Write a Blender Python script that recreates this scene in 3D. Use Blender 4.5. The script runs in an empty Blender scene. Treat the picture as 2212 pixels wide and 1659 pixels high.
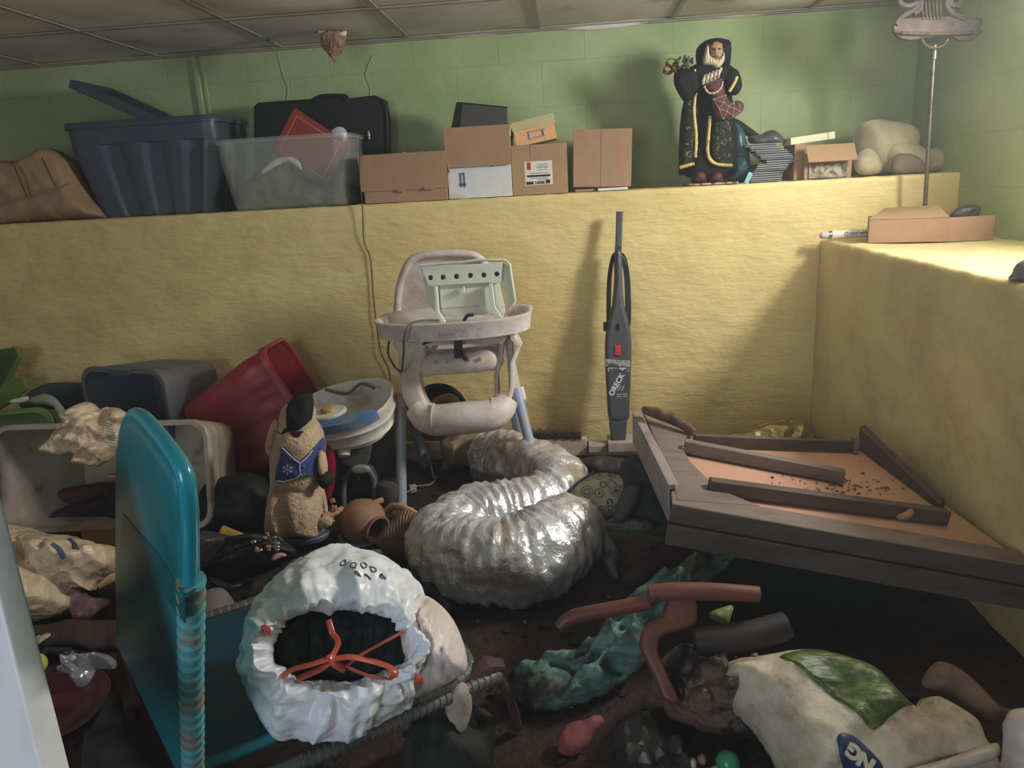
import bpy, bmesh, math, random
import numpy as np
from mathutils import Vector, Matrix, noise, geometry
random.seed(7)
S = bpy.context.scene
COL = S.collection
R = math.radians

# ---------------------------------------------------------------- camera
FP, CX, CY = 1600.0, 1106.0, 829.5
EYE = Vector((0, 0, 1.25))
yaw, pitch, roll = R(4.8), R(15.0), R(3.2)
FW = Vector((-math.sin(yaw)*math.cos(pitch), math.cos(yaw)*math.cos(pitch), -math.sin(pitch)))
_r = Vector((math.cos(yaw), math.sin(yaw), 0)); _u = _r.cross(FW)
RT = _r*math.cos(roll) - _u*math.sin(roll)
UP = _u*math.cos(roll) + _r*math.sin(roll)
cam = bpy.data.cameras.new('camera'); cam.sensor_width = 36; cam.lens = FP/2212*36
cam.clip_start = .02; cam.clip_end = 60
co = bpy.data.objects.new('camera', cam); COL.objects.link(co)
m = Matrix((RT, UP, -FW)).transposed().to_4x4(); m.translation = EYE; co.matrix_world = m
S.camera = co
# ---------------------------------------------------------------- light
ZL, YF, YB, X1, X2, Z2, ZC = 1.2, 3.5, 4.02, 1.14, 1.725, .94, 1.99
S.view_settings.view_transform = 'Standard'; S.view_settings.look = 'None'
S.view_settings.gamma = 1; S.view_settings.use_curve_mapping = False
S.view_settings.exposure = 0.35
w = bpy.data.worlds.new('sky'); S.world = w; w.use_nodes = True
w.node_tree.nodes['Background'].inputs[0].default_value = (.75, .87, 1, 1)
w.node_tree.nodes['Background'].inputs[1].default_value = .6
_v = w.node_tree.nodes.new('ShaderNodeVolumeScatter')      # thin haze added to the air, imitates veiling glare by the window
_v.inputs['Density'].default_value = .02; _v.inputs['Color'].default_value = (.88, .95, 1, 1); _v.inputs['Anisotropy'].default_value = .3
w.node_tree.links.new(_v.outputs[0], w.node_tree.nodes['World Output'].inputs['Volume'])
def area(name, loc, direction, sx, sy, power, col):
    l = bpy.data.lights.new(name, 'AREA'); l.shape = 'RECTANGLE'; l.size = sx; l.size_y = sy
    l.energy = power; l.color = col
    o = bpy.data.objects.new(name, l); COL.objects.link(o); o.location = loc
    o.rotation_euler = Vector(direction).to_track_quat('-Z', 'Z').to_euler(); return o
area('window_daylight', (1.83, 2.3, 1.72), (-1, 0, -.25), .85, .38, 92, (1, .985, .95))
area('doorway_fill', (-1.2, -1.9, 1.35), (.2, 1, -.12), 1.0, 1.5, 34, (.76, .87, 1))  # added weak cool fill, set in an unseen doorway behind the camera

# ---------------------------------------------------------------- points from the photograph
def ray(x, y): return FW + RT*((x-CX)/FP) - UP*((y-CY)/FP)
def G(x, y, z=0.0): d = ray(x, y); return EYE + d*((z-EYE.z)/d.z)
def V(x, y, Y): d = ray(x, y); return EYE + d*(Y/d.y)
def XX(x, y, X): d = ray(x, y); return EYE + d*(X/d.x)
def PLN(x, y, p, n): d = ray(x, y); return EYE + d*((p-EYE).dot(n)/d.dot(n))

# ---------------------------------------------------------------- materials
def c3(r, g, b):
    f = lambda v: ((v/255+.055)/1.055)**2.4 if v > 10 else v/255/12.92
    return (f(r), f(g), f(b), 1)
def mat(name, col, rough=.6, metal=0, bump=(), dirt=None, spec=.5, trans=0, alpha=1, coat=0, sheen=0, stretch=(1, 1, 1), emit=None, dirt2=None, sss=0):
    mt = bpy.data.materials.new(name); mt.use_nodes = True; nt = mt.node_tree; N = nt.nodes; L = nt.links
    b = N['Principled BSDF']
    if len(col) == 3: col = c3(*col)
    b.inputs['Base Color'].default_value = col; b.inputs['Roughness'].default_value = rough
    b.inputs['Metallic'].default_value = metal; b.inputs['Specular IOR Level'].default_value = spec
    b.inputs['Transmission Weight'].default_value = trans; b.inputs['Alpha'].default_value = alpha
    b.inputs['Coat Weight'].default_value = coat; b.inputs['Sheen Weight'].default_value = sheen
    if sss:
        b.inputs['Subsurface Weight'].default_value = sss; b.inputs['Subsurface Scale'].default_value = .02
    tc = N.new('ShaderNodeTexCoord'); mp = N.new('ShaderNodeMapping'); mp.inputs['Scale'].default_value = stretch
    L.new(tc.outputs['Object'], mp.inputs['Vector'])
    cur = None
    for dd in (dirt, dirt2):
        if not dd: continue
        dc, amt, sc = dd[:3]; dc = c3(*dc)
        n = N.new('ShaderNodeTexNoise'); n.inputs['Scale'].default_value = sc; n.inputs['Detail'].default_value = 6
        n.inputs['Roughness'].default_value = .65
        L.new(mp.outputs[0], n.inputs['Vector'])
        rp = N.new('ShaderNodeValToRGB'); c = .5 + (.5-amt)*.5; wd = dd[3] if len(dd) > 3 else .12
        rp.color_ramp.elements[0].position = max(0, c-wd); rp.color_ramp.elements[1].position = min(1, c+wd)
        L.new(n.outputs['Fac'], rp.inputs[0])
        mx = N.new('ShaderNodeMix'); mx.data_type = 'RGBA'
        if cur: L.new(cur, mx.inputs[6])
        else: mx.inputs[6].default_value = col
        mx.inputs[7].default_value = dc; L.new(rp.outputs[0], mx.inputs[0]); cur = mx.outputs[2]
    if cur: L.new(cur, b.inputs['Base Color'])
    prev = None
    for kind, sc, st, dist in bump:
        if kind == 'n':
            t = N.new('ShaderNodeTexNoise'); t.inputs['Scale'].default_value = sc; t.inputs['Detail'].default_value = 5; o = t.outputs['Fac']
        elif kind == 'v':
            t = N.new('ShaderNodeTexVoronoi'); t.feature = 'F1'; t.inputs['Scale'].default_value = sc; o = t.outputs['Distance']
        else:
            t = N.new('ShaderNodeTexWave'); t.inputs['Scale'].default_value = sc; t.inputs['Distortion'].default_value = 3; t.inputs['Detail'].default_value = 3; o = t.outputs['Fac']
        L.new(mp.outputs[0], t.inputs['Vector'])
        bp = N.new('ShaderNodeBump'); bp.inputs['Strength'].default_value = st; bp.inputs['Distance'].default_value = dist
        L.new(o, bp.inputs['Height'])
        if prev: L.new(prev, bp.inputs['Normal'])
        prev = bp.outputs[0]
    if prev: L.new(prev, b.inputs['Normal'])
    return mt

# ---------------------------------------------------------------- mesh building
class MB:
    def __init__(s): s.v = []; s.f = []
    def add(s, vs, fs):
        k = len(s.v); s.v += [Vector(p) for p in vs]; s.f += [tuple(i+k for i in f) for f in fs]; return s
    def box(s, c, size, M=None):
        x, y, z = [a/2 for a in size]; c = Vector(c); M = M or Matrix.Identity(3)
        s.add([c+M@Vector((a*x, b*y, d*z)) for a in (-1, 1) for b in (-1, 1) for d in (-1, 1)],
              [(0, 1, 3, 2), (4, 6, 7, 5), (0, 4, 5, 1), (2, 3, 7, 6), (0, 2, 6, 4), (1, 5, 7, 3)]); return s
    def hexa(s, p):   # 8 points: bottom 4 (ccw), top 4
        s.add(p, [(3, 2, 1, 0), (4, 5, 6, 7), (0, 1, 5, 4), (1, 2, 6, 5), (2, 3, 7, 6), (3, 0, 4, 7)]); return s
    def loft(s, rings, cap0=True, cap1=True, closed=True):
        n = len(rings[0]); vs = [p for r in rings for p in r]; fs = []
        for i in range(len(rings)-1):
            for j in range(n if closed else n-1):
                a = i*n+j; b = i*n+(j+1) % n; fs.append((a, b, b+n, a+n))
        if cap0: fs.append(tuple(range(n-1, -1, -1)))
        if cap1: fs.append(tuple(range((len(rings)-1)*n, len(rings)*n)))
        return s.add(vs, fs)
    def tube(s, pts, r, n=10, smooth=0, disp=None, flat=1.0):
        pts = [Vector(p) for p in pts]
        rr = list(r) if isinstance(r, (list, tuple)) else [r]*len(pts)
        if smooth: pts, rr = crom(pts, rr, smooth)
        rings = []; t0 = None; nn = None
        for i, p in enumerate(pts):
            t = (pts[min(i+1, len(pts)-1)]-pts[max(i-1, 0)]).normalized()
            if nn is None:
                nn = t.cross(Vector((0, 0, 1)));
                if nn.length < .05: nn = t.cross(Vector((0, 1, 0)))
                nn.normalize()
            else:
                nn = (nn - t*nn.dot(t)).normalized()
            bb = t.cross(nn); ring = []
            for k in range(n):
                a = 2*math.pi*k/n; d = nn*math.cos(a)+bb*math.sin(a)*flat; q = rr[i]
                if disp: q += disp(p+d*q, i, a)
                ring.append(p+d*q)
            rings.append(ring)
        return s.loft(rings)
def crom(pts, rr, k):
    o, ro = [], []; n = len(pts)
    for i in range(n-1):
        p0, p1, p2, p3 = pts[max(i-1, 0)], pts[i], pts[i+1], pts[min(i+2, n-1)]
        for j in range(k):
            t = j/k
            o.append(.5*((2*p1)+(p2-p0)*t+(2*p0-5*p1+4*p2-p3)*t*t+(3*p1-p0-3*p2+p3)*t**3)); ro.append(rr[i]*(1-t)+rr[i+1]*t)
    o.append(pts[-1]); ro.append(rr[-1]); return o, ro
def croms(pts, k):     # closed 2D/3D smoothing
    n = len(pts); o = []
    for i in range(n):
        p0, p1, p2, p3 = [Vector(pts[(i+q) % n]) for q in (-1, 0, 1, 2)]
        for j in range(k):
            t = j/k; o.append(.5*((2*p1)+(p2-p0)*t+(2*p0-5*p1+4*p2-p3)*t*t+(3*p1-p0-3*p2+p3)*t**3))
    return o
def rr_ring(w, d, r, z, n=6, rib=None, rrib=0):
    o = []
    r = min(r, w/2-.001, d/2-.001)
    for cx, cy, a0 in ((w/2-r, d/2-r, 0), (-w/2+r, d/2-r, 90), (-w/2+r, -d/2+r, 180), (w/2-r, -d/2+r, 270)):
        for k in range(n+1):
            a = R(a0+90*k/n); o.append(Vector((cx+r*math.cos(a), cy+r*math.sin(a), z)))
    # subdivide straight sides for ribs
    q = []
    for i, p in enumerate(o):
        q.append(p); nx = o[(i+1) % len(o)]
        if (nx-p).length > .05:
            mcount = 24; nrm = Vector(((nx-p).y, -(nx-p).x, 0)).normalized()
            for j in range(1, mcount):
                t = j/mcount; off = 0
                if rrib: off = -rrib if (math.sin(t*math.pi*2*3-.6) < 0) else 0
                q.append(p.lerp(nx, t)+nrm*off)
    return q
def ell(cx, cy, rx, ry, z, n=48, p=2.0):
    o = []
    for k in range(n):
        a = 2*math.pi*k/n; c, s_ = math.cos(a), math.sin(a)
        o.append(Vector((cx+rx*math.copysign(abs(c)**(2/p), c), cy+ry*math.copysign(abs(s_)**(2/p), s_), z)))
    return o
def tag(o, label=None, cat=None, group=None, kind=None):
    if label: o['label'] = label
    if cat: o['category'] = cat
    if group: o['group'] = group
    if kind: o['kind'] = kind
    return o
PLOC = {}
def thing(name, label, cat, loc, group=None):
    o = bpy.data.objects.new(name, None); COL.objects.link(o); o.location = Vector(loc); o.empty_display_size = .05
    return tag(o, label, cat, group)
def link(name, me, parent):
    o = bpy.data.objects.new(name, me); COL.objects.link(o)
    if parent is None:
        vs = [v.co for v in me.vertices]
        if vs:
            c = Vector(((min(v.x for v in vs)+max(v.x for v in vs))/2, (min(v.y for v in vs)+max(v.y for v in vs))/2, min(v.z for v in vs)))
            me.transform(Matrix.Translation(-c)); o.location = c
    else:
        loc = Vector(parent.location); p = parent
        while p.parent: p = p.parent; loc = loc+Vector(p.location)
        me.transform(Matrix.Translation(-loc)); o.parent = parent
    return o
def ob(name, mb, mt, parent=None, ang=35, bevel=0, sub=0, solid=0, M=None, bseg=2):
    me = bpy.data.meshes.new(name); me.from_pydata(mb.v, [], mb.f)
    if M is not None: me.transform(M)
    bm = bmesh.new(); bm.from_mesh(me); bmesh.ops.recalc_face_normals(bm, faces=bm.faces); bm.to_mesh(me); bm.free()
    me.materials.append(mt); me.polygons.foreach_set('use_smooth', [True]*len(me.polygons))
    me.set_sharp_from_angle(angle=R(ang)); me.update()
    o = link(name, me, parent)
    if solid: md = o.modifiers.new('s', 'SOLIDIFY'); md.thickness = solid; md.offset = 0
    if bevel: md = o.modifiers.new('b', 'BEVEL'); md.width = bevel; md.segments = bseg; md.limit_method = 'ANGLE'; md.angle_limit = R(30)
    if sub: md = o.modifiers.new('u', 'SUBSURF'); md.levels = sub; md.render_levels = sub
    return o
def frame(o, x, y, z):
    M = Matrix((Vector(x).normalized(), Vector(y).normalized(), Vector(z).normalized())).transposed().to_4x4(); M.translation = Vector(o); return M
def rotm(rx=0, ry=0, rz=0): return (Matrix.Rotation(R(rz), 3, 'Z') @ Matrix.Rotation(R(ry), 3, 'Y') @ Matrix.Rotation(R(rx), 3, 'X'))
def plate(name, outline, holes, pl, th, bev, mt, parent=None, smooth=0, res=3):
    """traced board: outline and holes (photo points on plane pl=(point, normal)) with real thickness and rounded edge"""
    p, n = pl; n = Vector(n).normalized(); ux = Vector((0, 0, 1)).cross(n)
    ux = ux.normalized() if ux.length > .1 else Vector((1, 0, 0)); uy = n.cross(ux)
    cu = bpy.data.curves.new(name, 'CURVE'); cu.dimensions = '2D'; cu.fill_mode = 'BOTH'; cu.extrude = max(0, th/2-bev); cu.bevel_depth = bev; cu.bevel_resolution = res
    cu.offset = -bev
    for poly in [outline]+list(holes):
        q = [PLN(x, y, p, n)-p for x, y in poly]; q = [Vector((a.dot(ux), a.dot(uy), 0)) for a in q]
        if smooth: q = croms(q, smooth)
        sp = cu.splines.new('POLY'); sp.points.add(len(q)-1); sp.use_cyclic_u = True
        for i, a in enumerate(q): sp.points[i].co = (a.x, a.y, 0, 1)
    t = bpy.data.objects.new('tmp', cu); COL.objects.link(t)
    dg = bpy.context.evaluated_depsgraph_get(); me = bpy.data.meshes.new_from_object(t.evaluated_get(dg))
    bpy.data.objects.remove(t); me.name = name
    M = Matrix((ux, uy, n)).transposed().to_4x4(); M.translation = p; me.transform(M)
    bm = bmesh.new(); bm.from_mesh(me); bmesh.ops.remove_doubles(bm, verts=bm.verts, dist=1e-5); bmesh.ops.recalc_face_normals(bm, faces=bm.faces); bm.to_mesh(me); bm.free()
    me.materials.clear(); me.materials.append(mt); me.polygons.foreach_set('use_smooth', [True]*len(me.polygons)); me.set_sharp_from_angle(angle=R(40))
    return link(name, me, parent)
def tilt(p, t=0, az=0):
    """plane through p; t 0 = upright facing the viewer, 90 = lying flat"""
    n = Vector((math.sin(R(az))*math.cos(R(t)), -math.cos(R(az))*math.cos(R(t)), math.sin(R(t)))); return (Vector(p), n)
def ridge(p, f): return 1-2*abs(noise.noise(p*f))
def crump(p, f):
    w_ = p + Vector((noise.noise(p*f*.45), noise.noise(p*f*.45+Vector((7, 1, 3))), noise.noise(p*f*.45+Vector((2, 9, 4)))))*(.55/f)
    a = ridge(w_, f*.8); b = ridge(w_+Vector((4, 8, 1)), f*1.7); c = ridge(w_+Vector((1, 3, 7)), f*3.6)
    return .55*a - .42*b + .22*c
def crease_field(P, seed, n, amp, w, L, rdir=None):
    """straight sharp folds: sum of tent-shaped ridges around random short crease lines"""
    P = np.array([tuple(p) for p in P]); lo, hi = P.min(0), P.max(0); rg = np.random.RandomState(seed+11); out = np.zeros(len(P))
    rd = None if rdir is None else np.array(Vector(rdir).normalized())
    for k in range(n):
        c = P[rg.randint(len(P))]; m_ = rg.normal(size=3)
        if rd is not None: m_ = m_-rd*(m_@rd)*.93
        m_ /= np.linalg.norm(m_); q = P-c; d = np.abs(q@m_); f = rg.uniform(.5, 1.5); r2 = (q**2).sum(1)
        if rd is not None: al = q@rd; r2 = (r2-al**2)*2+al**2*.25
        out += amp*rg.choice((1, 1, -1))*rg.uniform(.4, 1)*np.maximum(0, 1-d/(w*f))*np.exp(-r2/(L*rg.uniform(.6, 1.5))**2)
    return out
def cell(p, f):
    d = noise.voronoi(p*f)[0]; return min(1, (d[1]-d[0])*1.5)
def inflate(name, outline, pl, T, mt, parent=None, Rd=.05, res=.012, cr=0, cf=14, ra=0, rf=9, rdir=None, zmin=.003, ymax=None, xmax=None, smooth=3, back=1.0, seed=0, ang=180, wob=0, ymin=None, ref=None, shell=.004, crease=None, off=0, roff=None):
    """closed swollen body whose outline is given by photo points on plane pl, thickness T each way"""
    p, n = pl; n = n.normalized(); ux = Vector((0, 0, 1)).cross(n)
    ux = ux.normalized() if ux.length > .1 else Vector((1, 0, 0)); uy = n.cross(ux)
    q = [PLN(x, y, p+n*off, n)-n*off-p for x, y in outline]; q = [Vector((a.dot(ux), a.dot(uy), 0)) for a in q]
    if smooth: q = croms(q, smooth)
    q2 = []
    for i, a in enumerate(q):
        b = q[(i+1) % len(q)]; k = max(1, int((b-a).length/res))
        for j in range(k):
            c = a.lerp(b, j/k)
            if wob: c = c + Vector((noise.noise(Vector((c.x*30, c.y*30, seed))), noise.noise(Vector((c.x*30, c.y*30, seed+5))), 0))*wob
            q2.append(c)
    A0 = A = np.array([(a.x, a.y) for a in q2]); nb = len(A)
    x0, y0 = A.min(0); x1, y1 = A.max(0); rnd = random.Random(seed+3)
    P = [Vector((a[0], a[1])) for a in A]
    B = np.roll(A, -1, 0); D = B-A; L2 = (D**2).sum(1)+1e-12
    def dist(x, y):
        t = np.clip(((x-A[:, 0])*D[:, 0]+(y-A[:, 1])*D[:, 1])/L2, 0, 1)
        return math.sqrt((((A[:, 0]+t*D[:, 0]-x)**2+(A[:, 1]+t*D[:, 1]-y)**2)).min())
    def inside(x, y):
        c = ((A[:, 1] > y) != (B[:, 1] > y)) & (x < (B[:, 0]-A[:, 0])*(y-A[:, 1])/(B[:, 1]-A[:, 1]+1e-15)+A[:, 0]); return c.sum() % 2 == 1
    x = x0; 
    while x < x1:
        y = y0
        while y < y1:
            a, b = x+rnd.uniform(-.2, .2)*res, y+rnd.uniform(-.2, .2)*res
            if inside(a, b) and dist(a, b) > res*.45: P.append(Vector((a, b)))
            y += res
        x += res
    if ref:
        ro = off if roff is None else roff; q = [PLN(x, y, p+n*ro, n)-n*ro-p for x, y in ref]; A = np.array([(a.x, a.y) for a in croms([Vector((a.dot(ux), a.dot(uy), 0)) for a in q], 3)])
        B = np.roll(A, -1, 0); D = B-A; L2 = (D**2).sum(1)+1e-12
        def dist(x, y):
            t = np.clip(((x-A[:, 0])*D[:, 0]+(y-A[:, 1])*D[:, 1])/L2, 0, 1)
            return math.sqrt((((A[:, 0]+t*D[:, 0]-x)**2+(A[:, 1]+t*D[:, 1]-y)**2)).min()) if inside(x, y) else 0
        inside = lambda x, y: (((A[:, 1] > y) != (B[:, 1] > y)) & (x < (B[:, 0]-A[:, 0])*(y-A[:, 1])/(B[:, 1]-A[:, 1]+1e-15)+A[:, 0])).sum() % 2 == 1
    # finer band near the edge gives a round rim
    vs, es, fs, ov, oe, of = geometry.delaunay_2d_cdt(P, [(i, (i+1) % nb) for i in range(nb)], [], 1, 1e-6)
    ec = {}
    for f in fs:
        for i in range(len(f)):
            e = tuple(sorted((f[i], f[(i+1) % len(f)]))); ec[e] = ec.get(e, 0)+1
    bd = set(i for e, c in ec.items() if c == 1 for i in e)
    front, backv = [], []
    vout = []; idx_f = {}; idx_b = {}
    sd = Vector((seed*3.1, seed*1.7, 0))
    CF = crease_field([p+ux*a.x+uy*a.y for a in vs], seed+len(outline), crease[0], crease[1], crease[2], crease[3], rdir if len(crease) > 4 else None) if crease else None
    for i, a in enumerate(vs):
        d = 0 if (i in bd and not ref) else dist(a.x, a.y)
        t = min(d/Rd, 1); h = math.sqrt(max(0, 1-(1-t)**2))*T
        base = p+ux*a.x+uy*a.y
        pp = base+sd
        e = min(1, d/(.6*Rd)+.15)
        dsp = 0
        if cr: dsp += cr*crump(pp, cf)*e
        if ra:
            r3 = pp
            if rdir is not None:
                rd = Vector(rdir).normalized(); r3 = pp-rd*(pp.dot(rd)*.88)
            dsp += ra*(ridge(r3, rf)+.5*ridge(r3+Vector((9, 3, 2)), rf*2.1))*e
        if crease: dsp += CF[i]*e
        f3 = base+n*(h+dsp+(shell if ref else 0)); b3 = (base+n*(h+dsp-shell)) if ref else base-n*h*back
        for v in (f3, b3):
            if zmin is not None: v.z = max(v.z, zmin+(.0 if v is b3 else .0005))
            if ymax is not None: v.y = min(v.y, ymax)
            if ymin is not None: v.y = max(v.y, ymin)
            if xmax is not None: v.x = min(v.x, xmax)
        idx_f[i] = len(vout); vout.append(f3)
        if i in bd and not ref: idx_b[i] = idx_f[i]; vout[-1] = (f3+b3)/2
        else: idx_b[i] = len(vout); vout.append(b3)
    faces = [tuple(idx_f[i] for i in f) for f in fs]+[tuple(idx_b[i] for i in reversed(f)) for f in fs]
    if ref: faces += [(idx_f[a], idx_f[b], idx_b[b], idx_b[a]) for (a, b), c in ec.items() if c == 1]
    mb = MB(); mb.v = vout; mb.f = faces
    return ob(name, mb, mt, parent, ang=ang)
def surf(fn, nu, nv):
    mb = MB(); mb.v = [Vector(fn(i/nu, j/nv)) for i in range(nu+1) for j in range(nv+1)]
    mb.f = [(i*(nv+1)+j, (i+1)*(nv+1)+j, (i+1)*(nv+1)+j+1, i*(nv+1)+j+1) for i in range(nu) for j in range(nv)]
    return mb
def lathe(prof, n=32):   # prof (r,z) list
    mb = MB(); mb.loft([[Vector((r*math.cos(2*math.pi*k/n), r*math.sin(2*math.pi*k/n), z)) for k in range(n)] for r, z in prof]); return mb
def text(name, body, M, size, mt, parent, ext=.0006, shear=0, bold=0):
    cu = bpy.data.curves.new(name, 'FONT'); cu.body = body; cu.size = size; cu.extrude = ext; cu.shear = shear; cu.offset = bold; cu.align_x = 'CENTER'; cu.align_y = 'CENTER'
    t = bpy.data.objects.new('tmp', cu); COL.objects.link(t)
    me = bpy.data.meshes.new_from_object(t.evaluated_get(bpy.context.evaluated_depsgraph_get())); bpy.data.objects.remove(t)
    me.name = name; me.transform(M); me.materials.clear(); me.materials.append(mt); return link(name, me, parent)
def face_M(p, n, rot=0):
    """frame on a surface at p with outward normal n; text reads upright"""
    n = Vector(n).normalized(); ux = Vector((0, 0, 1)).cross(n).normalized(); uy = n.cross(ux)
    c, s_ = math.cos(R(rot)), math.sin(R(rot)); return frame(Vector(p)+n*.001, ux*c+uy*s_, uy*c-ux*s_, n)

def surface_of(*objs):
    """returns f(x, y, lift): the point where photo point x, y falls on these meshes, lifted off the surface"""
    from mathutils.bvhtree import BVHTree
    vs, fs = [], []
    for o in objs:
        off = Vector(o.location); p = o.parent
        while p: off = off+Vector(p.location); p = p.parent
        k = len(vs); vs += [v.co+off for v in o.data.vertices]; fs += [tuple(i+k for i in f.vertices) for f in o.data.polygons]
    t = BVHTree.FromPolygons(vs, fs)
    def f(x, y, lift=.001):
        d = ray(x, y).normalized(); h = t.ray_cast(EYE, d)
        if h[0] is None: return None
        n = h[1] if h[1].dot(d) < 0 else -h[1]
        return h[0]+n*lift
    return f

# ================================================================ the room
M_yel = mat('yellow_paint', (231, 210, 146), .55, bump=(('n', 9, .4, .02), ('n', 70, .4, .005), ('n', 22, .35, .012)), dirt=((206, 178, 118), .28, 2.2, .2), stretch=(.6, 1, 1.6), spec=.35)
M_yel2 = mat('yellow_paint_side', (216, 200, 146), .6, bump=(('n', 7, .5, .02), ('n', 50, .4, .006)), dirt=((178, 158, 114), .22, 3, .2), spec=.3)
M_tile = mat('ceiling_tile', (235, 230, 220), .9, bump=(('n', 130, .3, .003),), dirt=((200, 188, 168), .25, 1.7, .2), dirt2=((134, 120, 96), .12, 3.4, .09), spec=.1)
M_tee = mat('ceiling_grid_metal', (160, 155, 142), .5, dirt=((150, 130, 100), .3, 8))
M_floor = mat('dirty_floor', (66, 46, 38), .75, bump=(('n', 30, .7, .02), ('n', 160, .4, .006)), dirt=((34, 26, 23), .5, 5, .2), dirt2=((84, 62, 50), .2, 20, .08), spec=.3)
def block_wall(name):
    mt = mat(name, (158, 184, 118), .62, spec=.3); nt = mt.node_tree; N = nt.nodes; L = nt.links; b = N['Principled BSDF']
    tc = N.new('ShaderNodeTexCoord'); sp = N.new('ShaderNodeSeparateXYZ'); L.new(tc.outputs['Object'], sp.inputs[0])
    ad = N.new('ShaderNodeMath'); ad.operation = 'ADD'; L.new(sp.outputs[0], ad.inputs[0]); L.new(sp.outputs[1], ad.inputs[1])
    cb = N.new('ShaderNodeCombineXYZ'); L.new(ad.outputs[0], cb.inputs[0]); L.new(sp.outputs[2], cb.inputs[1])
    nz = N.new('ShaderNodeTexNoise'); nz.inputs['Scale'].default_value = 7; nz.inputs['Detail'].default_value = 4
    L.new(tc.outputs['Object'], nz.inputs['Vector'])
    mx = N.new('ShaderNodeMix'); mx.data_type = 'RGBA'; mx.blend_type = 'LINEAR_LIGHT'; mx.inputs[0].default_value = .006
    L.new(cb.outputs[0], mx.inputs[6]); L.new(nz.outputs['Color'], mx.inputs[7])
    br = N.new('ShaderNodeTexBrick'); br.inputs['Scale'].default_value = 1; br.inputs['Brick Width'].default_value = .435; br.inputs['Row Height'].default_value = .217
    br.inputs['Mortar Size'].default_value = .003; br.inputs['Mortar Smooth'].default_value = .6
    L.new(mx.outputs[2], br.inputs['Vector'])
    n2 = N.new('ShaderNodeTexNoise'); n2.inputs['Scale'].default_value = 2.5; L.new(tc.outputs['Object'], n2.inputs['Vector'])
    ml = N.new('ShaderNodeMath'); ml.operation = 'MULTIPLY'; L.new(br.outputs['Fac'], ml.inputs[0]); L.new(n2.outputs['Fac'], ml.inputs[1])
    bp = N.new('ShaderNodeBump'); bp.invert = True; bp.inputs['Strength'].default_value = .55; bp.inputs['Distance'].default_value = .008; L.new(ml.outputs[0], bp.inputs['Height'])
    b2 = N.new('ShaderNodeBump'); b2.inputs['Strength'].default_value = .35; b2.inputs['Distance'].default_value = .008; L.new(bp.outputs[0], b2.inputs['Normal'])
    n3 = N.new('ShaderNodeTexNoise'); n3.inputs['Scale'].default_value = 26; n3.inputs['Detail'].default_value = 6; L.new(tc.outputs['Object'], n3.inputs['Vector']); L.new(n3.outputs['Fac'], b2.inputs['Height'])
    L.new(b2.outputs[0], b.inputs['Normal'])
    rp = N.new('ShaderNodeValToRGB'); rp.color_ramp.elements[0].color = c3(156, 174, 124); rp.color_ramp.elements[1].color = c3(174, 188, 144)
    rp.color_ramp.elements[0].position = .35; rp.color_ramp.elements[1].position = .65
    n4 = N.new('ShaderNodeTexNoise'); n4.inputs['Scale'].default_value = 3; n4.inputs['Detail'].default_value = 5; L.new(tc.outputs['Object'], n4.inputs['Vector']); L.new(n4.outputs['Fac'], rp.inputs[0]); L.new(rp.outputs[0], b.inputs['Base Color'])
    return mt
M_grn = block_wall('green_block_wall')
XL, YN = -4.2, -2.2
def st(o): return tag(o, kind='structure')
# floor
def ff(u, v):
    x = XL+(X1+.03-XL)*u; y = YN+(YF+.03-YN)*v; return (x, y, -.004+.003*noise.noise(Vector((x*6, y*6, 0))))
st(ob('floor', surf(ff, 160, 160), M_floor))
# low yellow wall with its ledge (front face, rounded lip, top)
def front_wall(u, v):
    x = XL+(X2-XL)*u; s_ = v*(ZL+.54)
    n1 = noise.noise(Vector((x*7, s_*9, 1)))*.004+noise.noise(Vector((x*26, s_*40, 2)))*.0018
    if s_ < ZL-.015: return (x, YF+n1, s_)
    if s_ < ZL+.015:
        a = (s_-ZL+.015)/.03*math.pi/2; return (x, YF+n1+.015*(1-math.cos(a)), ZL-.015+.015*math.sin(a)+noise.noise(Vector((x*18, 0, 3)))*.0035)
    return (x, YF+(s_-ZL), ZL+noise.noise(Vector((x*18, s_*5, 3)))*.0035)
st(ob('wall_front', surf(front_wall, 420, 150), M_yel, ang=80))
def side_wall(u, v):
    y = YN+(YF-YN)*u; s_ = v*(Z2+X2-X1)
    n1 = noise.noise(Vector((y*5, s_*6, 7)))*.008+noise.noise(Vector((y*22, s_*30, 8)))*.002
    e = noise.noise(Vector((y*14, 0, 5)))*.005
    if s_ < Z2-.02: return (X1-n1, y, s_)
    if s_ < Z2+.02:
        a = (s_-Z2+.02)/.04*math.pi/2; return (X1-n1+.02*(1-math.cos(a)), y, Z2-.02+.02*math.sin(a)+e)
    return (X1+(s_-Z2), y, Z2+e)
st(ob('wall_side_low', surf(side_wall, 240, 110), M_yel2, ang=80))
mb = MB(); mb.box(((XL+X2)/2, YB+.05, (ZL+ZC)/2), (X2-XL, .1, ZC-ZL+.02)); st(ob('wall_back', mb, M_grn))
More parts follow.
